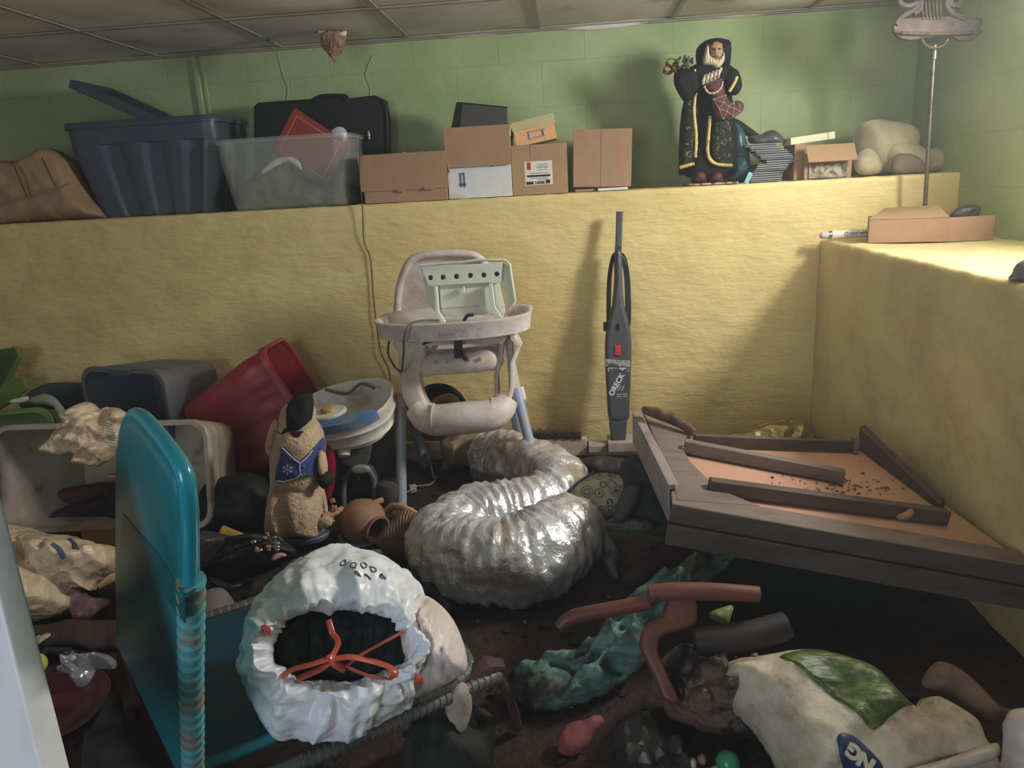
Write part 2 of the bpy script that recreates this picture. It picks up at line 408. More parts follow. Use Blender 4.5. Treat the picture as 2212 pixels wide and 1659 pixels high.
# right wall with the basement window opening
wy0, wy1, wz0, wz1 = 1.85, 2.75, 1.5, 1.93
mb = MB(); xt = X2+.07
for y0, y1, z0, z1 in ((YN, wy0, Z2-.02, ZC), (wy1, YB+.1, Z2-.02, ZC), (wy0, wy1, Z2-.02, wz0), (wy0, wy1, wz1, ZC)):
    mb.box((xt, (y0+y1)/2, (z0+z1)/2), (.14, y1-y0, z1-z0))
st(ob('wall_right', mb, M_grn))
mb = MB(); a = .035
for y0, y1, z0, z1 in ((wy0, wy0+a, wz0, wz1), (wy1-a, wy1, wz0, wz1), (wy0, wy1, wz0, wz0+a), (wy0, wy1, wz1-a, wz1), ((wy0+wy1)/2-.015, (wy0+wy1)/2+.015, wz0, wz1)):
    mb.box((X2+.12, (y0+y1)/2, (z0+z1)/2), (.03, y1-y0, z1-z0))
M_white = mat('white_paint', (215, 214, 208), .5, dirt=((160, 150, 130), .2, 9))
win = st(ob('window_1', mb, M_white))
mb = MB(); mb.box((XL-.05, (YN+YB)/2, 1), (.1, YB-YN, 2)); st(ob('wall_left', mb, M_yel2))
mb = MB()
for x0, x1, z0, z1 in ((XL, -1.8, 0, ZC), (-.6, X2, 0, ZC), (-1.8, -.6, 1.96, ZC)): mb.box(((x0+x1)/2, YN-.05, (z0+z1)/2), (x1-x0, .1, z1-z0))
st(ob('wall_near', mb, M_yel2))
# ceiling: sagging tiles and a metal grid
tx0, ty0, tw = -.107, 3.33, .652
mb = MB(); kx = range(-7, 4); ky = range(-9, 2)
for i in kx:
    for j in ky:
        x0, y0 = tx0+i*tw, ty0+j*tw; x1, y1 = min(x0+tw, X2+.02), min(y0+tw, YB+.02)
        if x0 > X2 or y0 > YB: continue
        sag = random.choice((.004, .01, .02, .03)) if j > -4 else .01
        k = 8; base = len(mb.v)
        g = surf(lambda u, v: (x0+(x1-x0)*u, y0+(y1-y0)*v, ZC+.006-sag*math.sin(math.pi*u)*math.sin(math.pi*v)+.002*noise.noise(Vector((x0*9+u*6, y0*9+v*6, 0)))), k, k)
        mb.add(g.v, g.f)
st(ob('ceiling', mb, M_tile, ang=60))
mb = MB()
for i in kx: mb.box((tx0+i*tw, (YN+YB)/2, ZC-.001), (.022, YB-YN, .006))
for j in ky:
    if ty0+j*tw < YB: mb.box(((XL+X2)/2, ty0+j*tw, ZC-.002), (X2-XL, .022, .006))
mb.box(((XL+X2)/2, YB-.012, ZC-.004), (X2-XL, .024, .012)); mb.box((X2-.012, (YN+YB)/2, ZC-.004), (.024, YB-YN, .012))
st(ob('trim_1', mb, M_tee))
# painted vertical bead between wall sections
a, b = V(418, 118, YB-.01), V(436, 245, YB-.01); mb = MB(); mb.box((a.x, YB-.008, 1.6), (.03, .024, .8)); mb.box((a.x+.035, YB-.004, 1.6), (.02, .01, .8))
st(ob('trim_2', mb, M_grn, bevel=.006))
mb = MB(); mb.tube([V(600, 118, YB-.002), V(612, 165, YB-.002), V(622, 190, YB-.002), V(618, 225, YB-.002)], .003, 6, 6); 
mb.tube([V(805, 120, YB-.002), V(790, 160, YB-.002), V(800, 190, YB-.002), V(798, 215, YB-.002)], .003, 6, 6); st(ob('trim_3', mb, M_grn))

# ================================================================ materials for things
M_card = mat('cardboard', (170, 138, 112), .8, bump=(('n', 90, .15, .002),), dirt=((150, 112, 84), .2, 4, .2), spec=.2)
M_card2 = mat('pale_cardboard', (170, 140, 108), .8, bump=(('n', 90, .15, .002),), dirt=((146, 118, 90), .2, 4, .2), spec=.2)
M_tape = mat('packing_tape', (160, 126, 94), .25, spec=.6)
M_whitebox = mat('white_card', (214, 216, 218), .6, dirt=((180, 176, 168), .2, 8))
M_paper = mat('paper', (226, 222, 210), .7, dirt=((190, 180, 160), .2, 10))
M_ink = mat('dark_ink', (30, 30, 34), .6); M_blueink = mat('blue_ink', (60, 66, 120), .6); M_redink = mat('red_ink', (170, 50, 40), .6)
M_slate = mat('slate_blue_plastic', (70, 78, 94), .38, dirt=((86, 90, 96), .25, 5, .2), spec=.5)
M_slate2 = mat('dusty_slate_plastic', (96, 104, 122), .5, dirt=((112, 102, 94), .4, 3, .2), spec=.4)
M_blackn = mat('black_fabric', (22, 24, 22), .8, bump=(('n', 60, .3, .003),))
M_black = mat('black_plastic', (26, 27, 30), .45)
M_redbook = mat('red_leatherette', (150, 46, 40), .5); M_gold = mat('gold_trim', (196, 150, 84), .35, metal=.7)
M_clear = mat('clear_plastic', (205, 212, 205), .22, trans=.0, alpha=.2, spec=.5, dirt=((180, 180, 165), .3, 5))
M_steel = mat('brushed_steel', (150, 150, 148), .3, metal=1)
M_beige = mat('beige_plush', (196, 184, 152), .95, bump=(('n', 90, .5, .006), ('n', 220, .4, .004)), dirt=((166, 152, 120), .3, 9, .15), sheen=.5)

def carton(name, label, x0, x1, yt, yb, Y, dep, mt, zb=ZL, flaps=(), rz=0, tape=None, group='cardboard boxes', roll_=0, open_top=True, cat='cardboard box'):
    """box whose front face spans photo columns x0..x1 at distance Y; returns (thing, centre, w, h, rotation)"""
    a = V(x0, (yt+yb)/2, Y); b = V(x1, (yt+yb)/2, Y); w = (b-a).length; h = V((x0+x1)/2, yt, Y).z-V((x0+x1)/2, yb, Y).z
    z = zb+.002; c = Vector(((a.x+b.x)/2, Y, z)); Mr = rotm(0, roll_, rz)
    t = thing(name, label, cat, c, group)
    e = .004; mb = MB()
    def bx(cc, sz): mb.box(c+Mr@Vector(cc), sz, Mr)
    bx((0, e/2, h/2), (w, e, h)); bx((0, dep-e/2, h/2), (w, e, h)); bx((-w/2+e/2, dep/2, h/2), (e, dep-2*e, h)); bx((w/2-e/2, dep/2, h/2), (e, dep-2*e, h)); bx((0, dep/2, e/2), (w-2*e, dep-2*e, e))
    if not open_top: bx((0, dep/2, h-e/2), (w-2*e, dep-2*e, e))
    ob('box_body', mb, mt, t, bevel=.0015)
    for side, ang, ln in flaps:   # ang: 0 = standing up, 90 = folded outward flat, 180 = hanging down outside
        A = R(ang); mb = MB()
        if side == 'f': o, u, d = Vector((0, 0, h)), Vector((1, 0, 0)), Vector((0, -math.sin(A), math.cos(A))); ww = w-.004; o = o+Vector((0, -.003, 0))
        if side == 'b': o, u, d = Vector((0, dep, h)), Vector((1, 0, 0)), Vector((0, math.sin(A), math.cos(A))); ww = w-.004
        if side == 'l': o, u, d = Vector((-w/2, dep/2, h)), Vector((0, 1, 0)), Vector((-math.sin(A), 0, math.cos(A))); ww = dep-.01
        if side == 'r': o, u, d = Vector((w/2, dep/2, h)), Vector((0, 1, 0)), Vector((math.sin(A), 0, math.cos(A))); ww = dep-.01
        n = u.cross(d); F = Matrix((u, d, n)).transposed()
        mb.box(c+Mr@(o+d*ln/2), (ww, ln, .0035), Mr@F); ob('flap', mb, mt, t, bevel=.001)
    if tape:
        mb = MB(); tx, tw_, z0, z1 = tape; mb.box(c+Mr@Vector((tx*w/2, -.0008, h*(z0+z1)/2)), (tw_, .0016, h*(z1-z0)), Mr); ob('packing_tape', mb, M_tape, t)
    return t, c, w, h, Mr, dep
def tote(name, label, Mx, w, d, h, mt, group=None, taper=.84, ribs=.006, cat='storage bin', lipr=.03, handle=True, hpos=(0,), mt2=None):
    """open tapered bin; local z goes from base to mouth; Mx places it"""
    t = thing(name, label, cat, Mx.translation, group); r = .06; mb = MB(); hh = .02
    rings = []
    for k in range(7):
        f = k/6; s_ = taper+(1-taper)*f*.9; rings.append(rr_ring(w*s_, d*s_, r, h*.76*f, rrib=ribs))
    rings.append(rr_ring(w*.975, d*.975, r, h*.765)); rings.append(rr_ring(w*.985, d*.985, r, h*.97))
    e = .006
    rings.append(rr_ring(w*.985-2*e, d*.985-2*e, r, h*.97)); rings.append(rr_ring(w*taper-2*e, d*taper-2*e, r, e*1.5))
    mb.loft(rings); ob('bin_body', mb, mt, t, M=Mx, ang=30)
    mb = MB(); L_ = []
    for ww, z in ((-2*e-.004, h*.965), (lipr*.9, h*.965), (lipr, h*.94), (lipr+.006, h*.935), (lipr+.006, h*.985), (lipr*.8, h), (-2*e-.004, h)): L_.append(rr_ring(w*.985+ww, d*.985+ww, r+max(0, ww/2), z))
    L_.append(L_[0]); mb.loft(L_, False, False); ob('rim', mb, mt2 or mt, t, M=Mx, ang=40)
    if handle:
        for s_ in (-1, 1):
            mb = MB(); x = s_*(w*.985/2+lipr/2+.012)
            mb.box((x, 0, h*.93), (.028, d*.34, .014)); mb.box((x+s_*.012, 0, h*.9), (.008, d*.34, .05)); ob('handle', mb, mt2 or mt, t, M=Mx, bevel=.003)
    return t
GB = 'cardboard boxes on the ledge'
# ---- far left: crushed box under shiny tape
pl = tilt(V(100, 470, 3.66), 12)
t = thing('crushed_box', 'crushed taped cardboard box slumped at the left end of the ledge', 'cardboard box', V(100, 470, 3.66))
inflate('box_body', [(-40, 372), (30, 350), (60, 352), (110, 325), (135, 328), (160, 350), (175, 385), (200, 430), (228, 470), (180, 478), (90, 483), (-40, 492)], pl, .13, M_card2, t, Rd=.06, cr=.012, cf=7, zmin=ZL+.002, smooth=2, ang=45, ymin=3.52)
mb = MB(); mb.tube([V(-20, 445, 3.505), V(60, 425, 3.505), V(150, 397, 3.52)], .0035, 6, 4); ob('torn_seam', mb, M_tape, t)
for q in ((30, 358, 58, 425), (90, 342, 118, 400)):
    mb = MB(); mb.tube([V(q[0], q[1], 3.51), V(q[0]+12, (q[1]+q[3])/2-6, 3.505), V(q[2], q[3], 3.505)], .004, 6, 4); ob('crease', mb, mat('torn_card', (92, 66, 50), .9), t)
# ---- large slate blue bin and its lid
c = V(378, 460, 3.84); w0 = (V(548, 262, 3.62)-V(198, 262, 3.62)).length*.965
tote('storage_bin', 'large slate blue plastic bin standing on the ledge with its lid stuck in it', frame((c.x, 3.80, ZL+.003), (1, 0, 0), (0, 1, 0), (0, 0, 1)), w0, .36, .45, M_slate, taper=.78, lipr=.02, ribs=.012, handle=False)
a, b = V(206, 200, 3.80), V(345, 262, 3.80); dx = (b-a).normalized(); mb = MB(); F = Matrix((dx, Vector((0, 1, 0)), dx.cross(Vector((0, 1, 0))))).transposed()
t = thing('slanted_lid', 'slate blue bin lid poking up at a slant out of the large bin', 'lid', (a+b)/2)
mb.box((a+b)/2+F@Vector((.04, 0, 0)), ((b-a).length+.14, .3, .012), F); ob('lid_panel', mb, M_slate, t, bevel=.004)
mb = MB(); L2 = (b-a).length+.14
for s_ in (-1, 1): mb.box((a+b)/2+F@Vector((.04, s_*.15, .012)), (L2, .012, .04), F)
mb.box((a+b)/2+F@Vector((.04-L2/2, 0, .012)), (.012, .31, .04), F); ob('lid_rim', mb, M_slate, t, bevel=.004)
# ---- black case behind
t = thing('suitcase', 'black soft suitcase standing against the green wall behind the clear bin', 'suitcase', V(700, 440, 3.9))
pl = (V(700, 330, 3.93), Vector((0, -1, 0)))
plate('case_body', [(558, 232), (566, 224), (680, 216), (690, 209), (745, 210), (752, 216), (815, 208), (832, 216), (838, 250), (838, 330), (840, 432), (560, 446)], [], pl, .14, .02, M_blackn, t, smooth=0)
mb = MB(); mb.tube([V(686, 222, 3.85), V(690, 208, 3.85), V(745, 207, 3.85), V(750, 220, 3.85)], .008, 8, 5); ob('carry_handle', mb, M_black, t)
mb = MB(); mb.box(V(797, 292, 3.855), (.012, .012, .045)); ob('latch', mb, M_steel, t, bevel=.002)
mb = MB(); mb.tube([V(815, 214, 3.86), V(830, 222, 3.86), V(836, 260, 3.86), V(838, 330, 3.86), V(839, 430, 3.86)], .008, 8, 4); ob('piping', mb, M_black, t)
# ---- clear bin with its contents
c = V(640, 450, 3.66); w0 = (V(790, 310, 3.53)-V(492, 310, 3.53)).length
clear = tote('clear_bin', 'see-through plastic bin holding a red album beside the slate blue bin', frame((c.x+.01, 3.675, ZL+.003), (1, 0, 0), (0, 1, 0), (0, 0, 1)), w0, .30, .325, M_clear, taper=.86, lipr=.014, ribs=0, handle=False)
a = V(628, 345, 3.66); dr = (V(735, 320, 3.64)-V(612, 240, 3.64)).normalized(); nn = Vector((0, -1, 0)); F = Matrix((dr, Vector((0, 1, 0)), dr.cross(Vector((0, 1, 0))))).transposed()
ctr = V(672, 318, 3.66)
t = thing('photo_album', 'red album with gold border tilted on its corner in the clear bin', 'album', ctr)
mb = MB(); mb.box(ctr, (.30, .035, .23), F); ob('cover', mb, M_redbook, t, bevel=.003)
mb = MB()
for s_ in (-1, 1): mb.box(ctr+F@Vector((0, -.0185, s_*.09)), (.24, .001, .005), F); mb.box(ctr+F@Vector((s_*.12, -.0185, 0)), (.005, .001, .185), F)
ob('gold_border', mb, M_gold, t)
mb = MB(); mb.add(lathe([(.0, 0), (.05, 0), (.056, .002), (.056, .016), (.05, .018), (0, .018)], 40).v, lathe([(.0, 0), (.05, 0), (.056, .002), (.056, .016), (.05, .018), (0, .018)], 40).f)
t = thing('round_tin', 'round white tin lid with script on it behind the red album', 'tin', V(728, 300, 3.74))
ob('tin', mb, M_whitebox, t, M=frame(V(729, 302, 3.74), (1, 0, .3), (0, .3, 1), (0, -1, .25)))
M_olive = mat('olive_cloth', (84, 88, 66), .9, bump=(('n', 40, .5, .01),), dirt=((128, 124, 98), .3, 12))
inflate('crumpled_cloth', [(520, 440), (530, 400), (570, 360), (620, 350), (640, 380), (690, 400), (760, 400), (775, 430), (770, 446), (620, 450)], tilt(V(640, 448, 3.68), 0), .08, M_olive, None, Rd=.06, cr=.03, cf=14, zmin=ZL+.012, ymin=3.55)
tag(bpy.data.objects['crumpled_cloth'], 'crumpled grey and cream cloth inside the clear bin', 'cloth')
inflate('paper_sheet', [(560, 380), (588, 345), (625, 338), (648, 350), (650, 368), (625, 350), (600, 358)], tilt(V(600, 380, 3.59), 5), .006, M_paper, None, Rd=.02, res=.008, cr=.01, cf=16, zmin=ZL+.1)
tag(bpy.data.objects['paper_sheet'], 'cream sheet of paper curling against the front of the clear bin', 'paper')
# ---- boxes
t, c, w_, h_, Mr, dp = carton('cardboard_box', 'wide low brown box with loose front flap right of the clear bin', 784, 963, 336, 442, 3.53, .26, M_card, flaps=(('r', 170, .1),), group=GB, open_top=False)
mb = MB(); mb.box(c+Vector((.0, -.009, h_*.62)), (w_+.02, .004, h_*.74), rotm(4)); mb.box(c+Vector((.12, -.014, h_*.26)), (.05, .006, .012)); mb.box(c+Vector((-.01, -.014, h_*.24)), (.035, .006, .012)); ob('flap', mb, M_card, t)
inflate('paper_scrap', [(868, 335), (870, 323), (884, 330), (890, 336)], tilt(V(880, 335, 3.6), 0), .002, M_paper, None, Rd=.01, res=.006, zmin=ZL)
tag(bpy.data.objects['paper_scrap'], 'white paper corner sticking out of the wide low brown box', 'paper')
bpy.data.objects['paper_scrap'].location.z -= .01
# white box with brown front flap and a dark lampshade in it
t, c, w_, h_, Mr, dp = carton('cardboard_box', 'white printed box with a brown flap hanging down its front', 966, 1104, 300, 429, 3.56, .27, M_whitebox, flaps=(('r', 8, .05),), group=GB)
mb = MB(); mb.box(c+Vector((0, -.018, h_*.86)), (w_+.006, .004, h_*.66), rotm(3)); ob('flap', mb, M_card, t, bevel=.001)
for dx in (-.088, -.072):
    mb = MB(); mb.box(c+Vector((dx, -.0025, h_*.33)), (.005, .002, .055)); mb.add([c+Vector((dx+q, -.003, h_*.33+r_)) for q, r_ in ((-.009, -.02), (.009, -.02), (0, -.04))], [(0, 1, 2)]); ob('arrow_mark', mb, M_blueink, t)
mb = MB(); mb.box(c+Vector((-.08, -.0025, h_*.33+.026)), (.024, .002, .004)); ob('arrow_bar', mb, M_blueink, t)
for k, dx in enumerate((-.078, -.05, -.03, -.01)):
    mb = MB(); mb.box(c+Vector((dx, -.0025, h_*.56)), (.015, .002, .012)); ob('print', mb, M_blueink, t)
mb = MB(); mb.add(*(lambda l: (l.v, l.f))(lathe([(0, 0), (.011, 0), (.011, .001), (0, .001)], 20))); ob('round_emblem', mb, M_blueink, t, M=frame(c+Vector((.062, -.003, h_*.555)), (1, 0, 0), (0, 0, 1), (0, -1, 0)))
t = thing('lampshade', 'charcoal square lampshade tipped inside the white printed box', 'lampshade', V(1035, 300, 3.7))
p1 = [V(x, y, Y) for x, y, Y in ((990, 290, 3.62), (1097, 290, 3.62), (1100, 300, 3.76), (968, 305, 3.78))]
p2 = [V(x, y, Y) for x, y, Y in ((998, 222, 3.66), (1096, 232, 3.66), (1095, 236, 3.76), (985, 222, 3.80))]
mb = MB(); mb.hexa(p1+p2); ob('shade', mb, mat('charcoal_card', (72, 70, 66), .85), t, bevel=.006)
mb = MB(); mb.tube(p2+[p2[0]], .003, 6); ob('wire_edge', mb, M_ink, t)
inflate('crumpled_wrapper', [(968, 428), (975, 420), (990, 418), (1004, 424), (1000, 430)], tilt(V(985, 430, 3.53), 20), .01, M_clear, None, Rd=.01, res=.006, cr=.006, cf=60, zmin=ZL+.002)
tag(bpy.data.objects['crumpled_wrapper'], 'small clear wrapper scrap in front of the white printed box', 'wrapper')
# labelled box
t, c, w_, h_, Mr, dp = carton('cardboard_box', 'brown box with a white shipping label below the orange photo box', 1106, 1226, 318, 426, 3.57, .24, M_card2, group=GB, open_top=False, tape=(-.12, .05, .72, 1), rz=1)
mb = MB(); lw, lh = .128, .106; lc = c+Vector((-.005, -.0015, h_*.43)); mb.box(lc, (lw, .001, lh)); lb = ob('shipping_label', mb, M_paper, t)
M_l = lambda dx, dz: frame(lc+Vector((dx, -.0012, dz)), (1, 0, 0), (0, 0, 1), (0, -1, 0))
mb = MB(); mb.box(lc+Vector((-.044, -.001, .033)), (.018, .001, .034)); ob('red_mark', mb, M_redink, lb)
mb = MB(); mb.box(lc+Vector((0, -.001, -.012)), (.108, .001, .009)); mb.box(lc+Vector((-.042, -.001, -.043)), (.034, .001, .013)); mb.box(lc+Vector((.042, -.001, -.04)), (.02, .001, .017)); ob('black_bar', mb, M_ink, lb)
text('lettering', '16506', M_l(.004, -.043), .019, M_ink, lb, bold=.0006)
mb = MB()
for k, (dx, dz, ln) in enumerate(((.018, .04, .055), (.018, .033, .035), (.018, .028, .06), (.018, .023, .05), (.018, .014, .045), (.0, 0, .09), (.0, -.022, .08), (.02, -.028, .05))): mb.box(lc+Vector((dx, -.001, dz)), (ln, .001, .0022))
ob('fine_print', mb, mat('grey_ink', (110, 110, 110), .6), lb)
# orange patterned photo box on top
def honey():
    mt = mat('orange_honeycomb', (222, 160, 112), .7); nt = mt.node_tree; N = nt.nodes; L = nt.links
    v = N.new('ShaderNodeTexVoronoi'); v.inputs['Scale'].default_value = 34; v.inputs['Randomness'].default_value = .2; tc = N.new('ShaderNodeTexCoord'); L.new(tc.outputs['Object'], v.inputs['Vector'])
    r = N.new('ShaderNodeValToRGB'); r.color_ramp.elements[0].color = c3(232, 168, 118); r.color_ramp.elements[1].color = c3(200, 178, 130); r.color_ramp.elements[0].position = .4; r.color_ramp.elements[1].position = .55
    L.new(v.outputs['Distance'], r.inputs[0]); L.new(r.outputs[0], N['Principled BSDF'].inputs['Base Color']); return mt
zt = c.z+h_; F = rotm(0, -9, 0); cc = Vector((V(1155, 300, 3.6).x, 3.68, zt+.058))
t = thing('photo_box', 'orange honeycomb photo box with metal label frame tilted on the labelled box', 'photo box', cc)
mb = MB(); mb.box(cc+F@Vector((0, 0, -.008)), (.19, .17, .085), F); ob('box_body', mb, honey(), t, bevel=.002)
mb = MB(); mb.box(cc+F@Vector((0, 0, .04)), (.2, .18, .042), F); ob('box_lid', mb, mat('sage_card', (190, 178, 134), .7), t, bevel=.002)
mb = MB(); q = cc+F@Vector((.01, -.088, -.012))
for a_, s_ in (((0, 0, .014), (.066, .004, .005)), ((0, 0, -.014), (.066, .004, .005)), ((.033, 0, 0), (.009, .006, .034)), ((-.033, 0, 0), (.007, .006, .034))): mb.box(q+F@Vector(a_), s_, F)
ob('label_frame', mb, M_steel, t, bevel=.001)
# tilted plain box on flat packets
mb = MB(); mb.box((V(1322, 405, 3.66).x, 3.7, ZL+.008), (.14, .2, .012)); o = ob('flat_packet', mb, M_whitebox, None, bevel=.002); tag(o, 'flat white packet lying under the plain tilted brown box', 'packet')
mb = MB(); mb.box((V(1262, 405, 3.66).x, 3.72, ZL+.008), (.09, .2, .012)); o = ob('flat_packet', mb, M_card, None, bevel=.002); tag(o, 'flat brown packet lying under the plain tilted brown box', 'packet')
carton('cardboard_box', 'plain brown cube box tilted beside the labelled box, left of the figurine', 1236, 1362, 280, 405, 3.62, .23, M_card, zb=ZL+.018, group=GB, open_top=False, rz=-4, roll_=2, tape=(.15, .05, 0, 1))
# ---- wire hanging down from the ledge
M_cord = mat('brown_cord', (66, 54, 36), .6)
mb = MB(); mb.tube([V(778, 300, 3.515), V(777, 380, 3.48), V(783, 450, 3.475), V(786, 520, 3.488), V(800, 560, 3.488), V(806, 640, 3.488), V(813, 700, 3.488), V(822, 760, 3.488), V(840, 800, 3.488), V(842, 830, 3.488)], .0028, 6, 5)
tag(ob('hanging_wire', mb, M_cord), 'thin brown wire hanging down the yellow wall left of the high chair', 'wire')
# ---- torn insulation hanging from the ceiling
M_ins = mat('torn_insulation', (150, 116, 100), .95, bump=(('n', 60, 1, .02),), dirt=((196, 168, 140), .3, 20))
t = thing('hanging_insulation', 'torn scrap of brown insulation hanging from the ceiling over the suitcase', 'insulation', V(715, 70, 3.6))
inflate('insulation', [(700, 66), (745, 68), (747, 90), (740, 112), (728, 125), (724, 140), (716, 126), (700, 108), (692, 92)], tilt(V(715, 100, 3.62), 0), .03, M_ins, t, Rd=.03, res=.008, cr=.014, cf=26, ra=.006, rf=20, zmin=None, ang=40)
inflate('torn_edge', [(678, 70), (700, 66), (720, 72), (748, 66), (744, 78), (725, 76), (700, 74)], tilt(V(715, 70, 3.60), 20), .008, M_paper, t, Rd=.01, res=.006, cr=.006, cf=40, zmin=None)

# ================================================================ figurine of a robed bearded old man
M_robe = mat('black_velvet_robe', (26, 28, 24), .8, bump=(('n', 50, .4, .005),), sheen=.0, spec=.2)
def brocade():
    mt = mat('black_gold_brocade', (30, 32, 24), .7, spec=.2); nt = mt.node_tree; N = nt.nodes; L = nt.links
    v = N.new('ShaderNodeTexVoronoi'); v.inputs['Scale'].default_value = 75; v.feature = 'DISTANCE_TO_EDGE'; tc = N.new('ShaderNodeTexCoord'); L.new(tc.outputs['Object'], v.inputs['Vector'])
    n = N.new('ShaderNodeTexNoise'); n.inputs['Scale'].default_value = 60; L.new(tc.outputs['Object'], n.inputs['Vector'])
    a = N.new('ShaderNodeMath'); a.operation = 'ADD'; L.new(v.outputs['Distance'], a.inputs[0]); ml = N.new('ShaderNodeMath'); ml.operation = 'MULTIPLY'; ml.inputs[1].default_value = .35; L.new(n.outputs['Fac'], ml.inputs[0]); L.new(ml.outputs[0], a.inputs[1])
    r = N.new('ShaderNodeValToRGB'); r.color_ramp.elements[0].color = c3(150, 138, 80); r.color_ramp.elements[1].color = c3(28, 30, 22); r.color_ramp.elements[0].position = .14; r.color_ramp.elements[1].position = .19
    L.new(a.outputs[0], r.inputs[0]); L.new(r.outputs[0], N['Principled BSDF'].inputs['Base Color']); return mt
M_broc = brocade()
M_goldtrim = mat('gold_braid', (206, 184, 112), .5, metal=.3, bump=(('n', 120, .8, .006),))
M_ivory = mat('ivory_beard', (206, 196, 172), .6, bump=(('w', 40, .5, .006),))
M_face = mat('painted_face', (166, 130, 100), .6); M_mar = mat('maroon_velvet', (84, 32, 34), .7, sheen=.2); M_dkred = mat('dark_red_boot', (76, 34, 32), .6)
YS = 3.68
t = thing('robed_figurine', 'black and gold robed bearded figurine with a dark red stocking, standing on the ledge', 'figurine', V(1530, 395, YS))
P0 = lambda y: tilt(V(1530, 300, y), 0)
kw = dict(zmin=ZL+.012, ymax=4.0)
inflate('under_robe', [(1508, 200), (1560, 200), (1575, 300), (1570, 385), (1480, 380), (1500, 300)], P0(YS), .05, M_robe, t, Rd=.05, cr=0, ra=.006, rf=8, rdir=(0, 0, 1), **kw)
inflate('coat_panel', [(1480, 200), (1500, 190), (1508, 240), (1504, 300), (1500, 352), (1468, 362), (1470, 300)], P0(YS-.045), .025, M_broc, t, Rd=.03, res=.008, ra=.005, rf=10, rdir=(0, 0, 1), **kw)
inflate('coat_panel', [(1530, 200), (1562, 190), (1578, 240), (1582, 358), (1545, 357), (1532, 330), (1534, 290), (1540, 240)], P0(YS-.045), .028, M_broc, t, Rd=.03, res=.008, ra=.004, rf=10, rdir=(0, 0, 1), **kw)
inflate('robe_back', [(1472, 240), (1500, 180), (1570, 180), (1588, 260), (1592, 368), (1560, 376), (1478, 378), (1466, 366)], P0(YS+.03), .06, M_robe, t, Rd=.05, ra=.008, rf=8, rdir=(0, 0, 1), **kw)
for pts in ([(1500, 150), (1503, 190), (1499, 240), (1504, 300), (1502, 340)], [(1534, 250), (1530, 300), (1529, 330), (1542, 352), (1582, 358)], [(1468, 362), (1500, 353)]):
    mb = MB(); mb.tube([V(x, y, YS-.075) for x, y in pts], .0075, 8, 6, disp=lambda p, i, a: .003*noise.noise(p*90)); ob('gold_trim', mb, M_goldtrim, t)
inflate('cape', [(1476, 160), (1500, 140), (1530, 136), (1580, 142), (1600, 172), (1602, 190), (1585, 206), (1560, 200), (1540, 190), (1520, 196), (1500, 214), (1480, 214), (1465, 200), (1458, 178)], P0(YS-.02), .055, M_robe, t, Rd=.045, ra=.008, rf=10, zmin=None)
inflate('sleeve', [(1462, 150), (1500, 150), (1514, 180), (1506, 205), (1482, 222), (1464, 200), (1455, 175)], P0(YS-.06), .035, M_robe, t, Rd=.035, ra=.006, rf=12, zmin=None)
inflate('sleeve', [(1570, 150), (1592, 150), (1602, 175), (1600, 195), (1588, 206), (1572, 200), (1562, 175)], P0(YS-.06), .035, M_robe, t, Rd=.035, ra=.006, rf=12, zmin=None)
mb = MB(); mb.tube([V(x, y, YS-.095) for x, y in ((1592, 165), (1586, 180), (1575, 198))], .008, 8, 6); ob('cuff_trim', mb, M_goldtrim, t)
inflate('hood', [(1504, 108), (1520, 90), (1545, 82), (1572, 86), (1579, 96), (1577, 140), (1565, 150), (1520, 150), (1505, 140)], P0(YS-.01), .06, M_robe, t, Rd=.045, res=.008, ra=.004, rf=14, zmin=None)
hd = inflate('head', [(1534, 95), (1545, 89), (1558, 92), (1563, 104), (1562, 125), (1550, 135), (1536, 128), (1531, 110)], P0(YS-.055), .03, M_face, t, Rd=.03, res=.006, zmin=None)
inflate('nose', [(1544, 105), (1549, 105), (1551, 115), (1546, 118), (1542, 115)], P0(YS-.085), .012, M_face, hd, Rd=.01, res=.003, zmin=None)
for x in (1540, 1554):
    inflate('eye', [(x-4, 106), (x, 103), (x+4, 106), (x, 108)], P0(YS-.083), .004, M_ink, hd, Rd=.005, res=.002, zmin=None)
inflate('mouth', [(1540, 121), (1547, 120), (1554, 122), (1547, 124)], P0(YS-.083), .004, mat('mouth_red', (120, 60, 54), .6), hd, Rd=.004, res=.002, zmin=None)
inflate('beard', [(1526, 100), (1531, 98), (1533, 118), (1545, 127), (1556, 124), (1564, 112), (1565, 130), (1555, 146), (1545, 148), (1535, 142), (1520, 140), (1518, 130)], P0(YS-.075), .02, M_ivory, t, Rd=.02, res=.006, ra=.004, rf=30, rdir=(0, 0, 1), zmin=None)
for k in range(5):
    x0 = 1519+k*8.2; y0 = 172-k*3.6; mb = MB(); mb.tube([V(x0+6, y0-9, YS-.08), V(x0+1, y0, YS-.10), V(x0, y0+10, YS-.094)], [.007, .0078, .005], 8, 4); ob('finger' if k < 4 else 'thumb', mb, M_ivory, t)
inflate('hand', [(1518, 165), (1545, 152), (1556, 156), (1550, 170), (1525, 184), (1516, 178)], P0(YS-.075), .018, M_ivory, t, Rd=.02, res=.006, zmin=None)
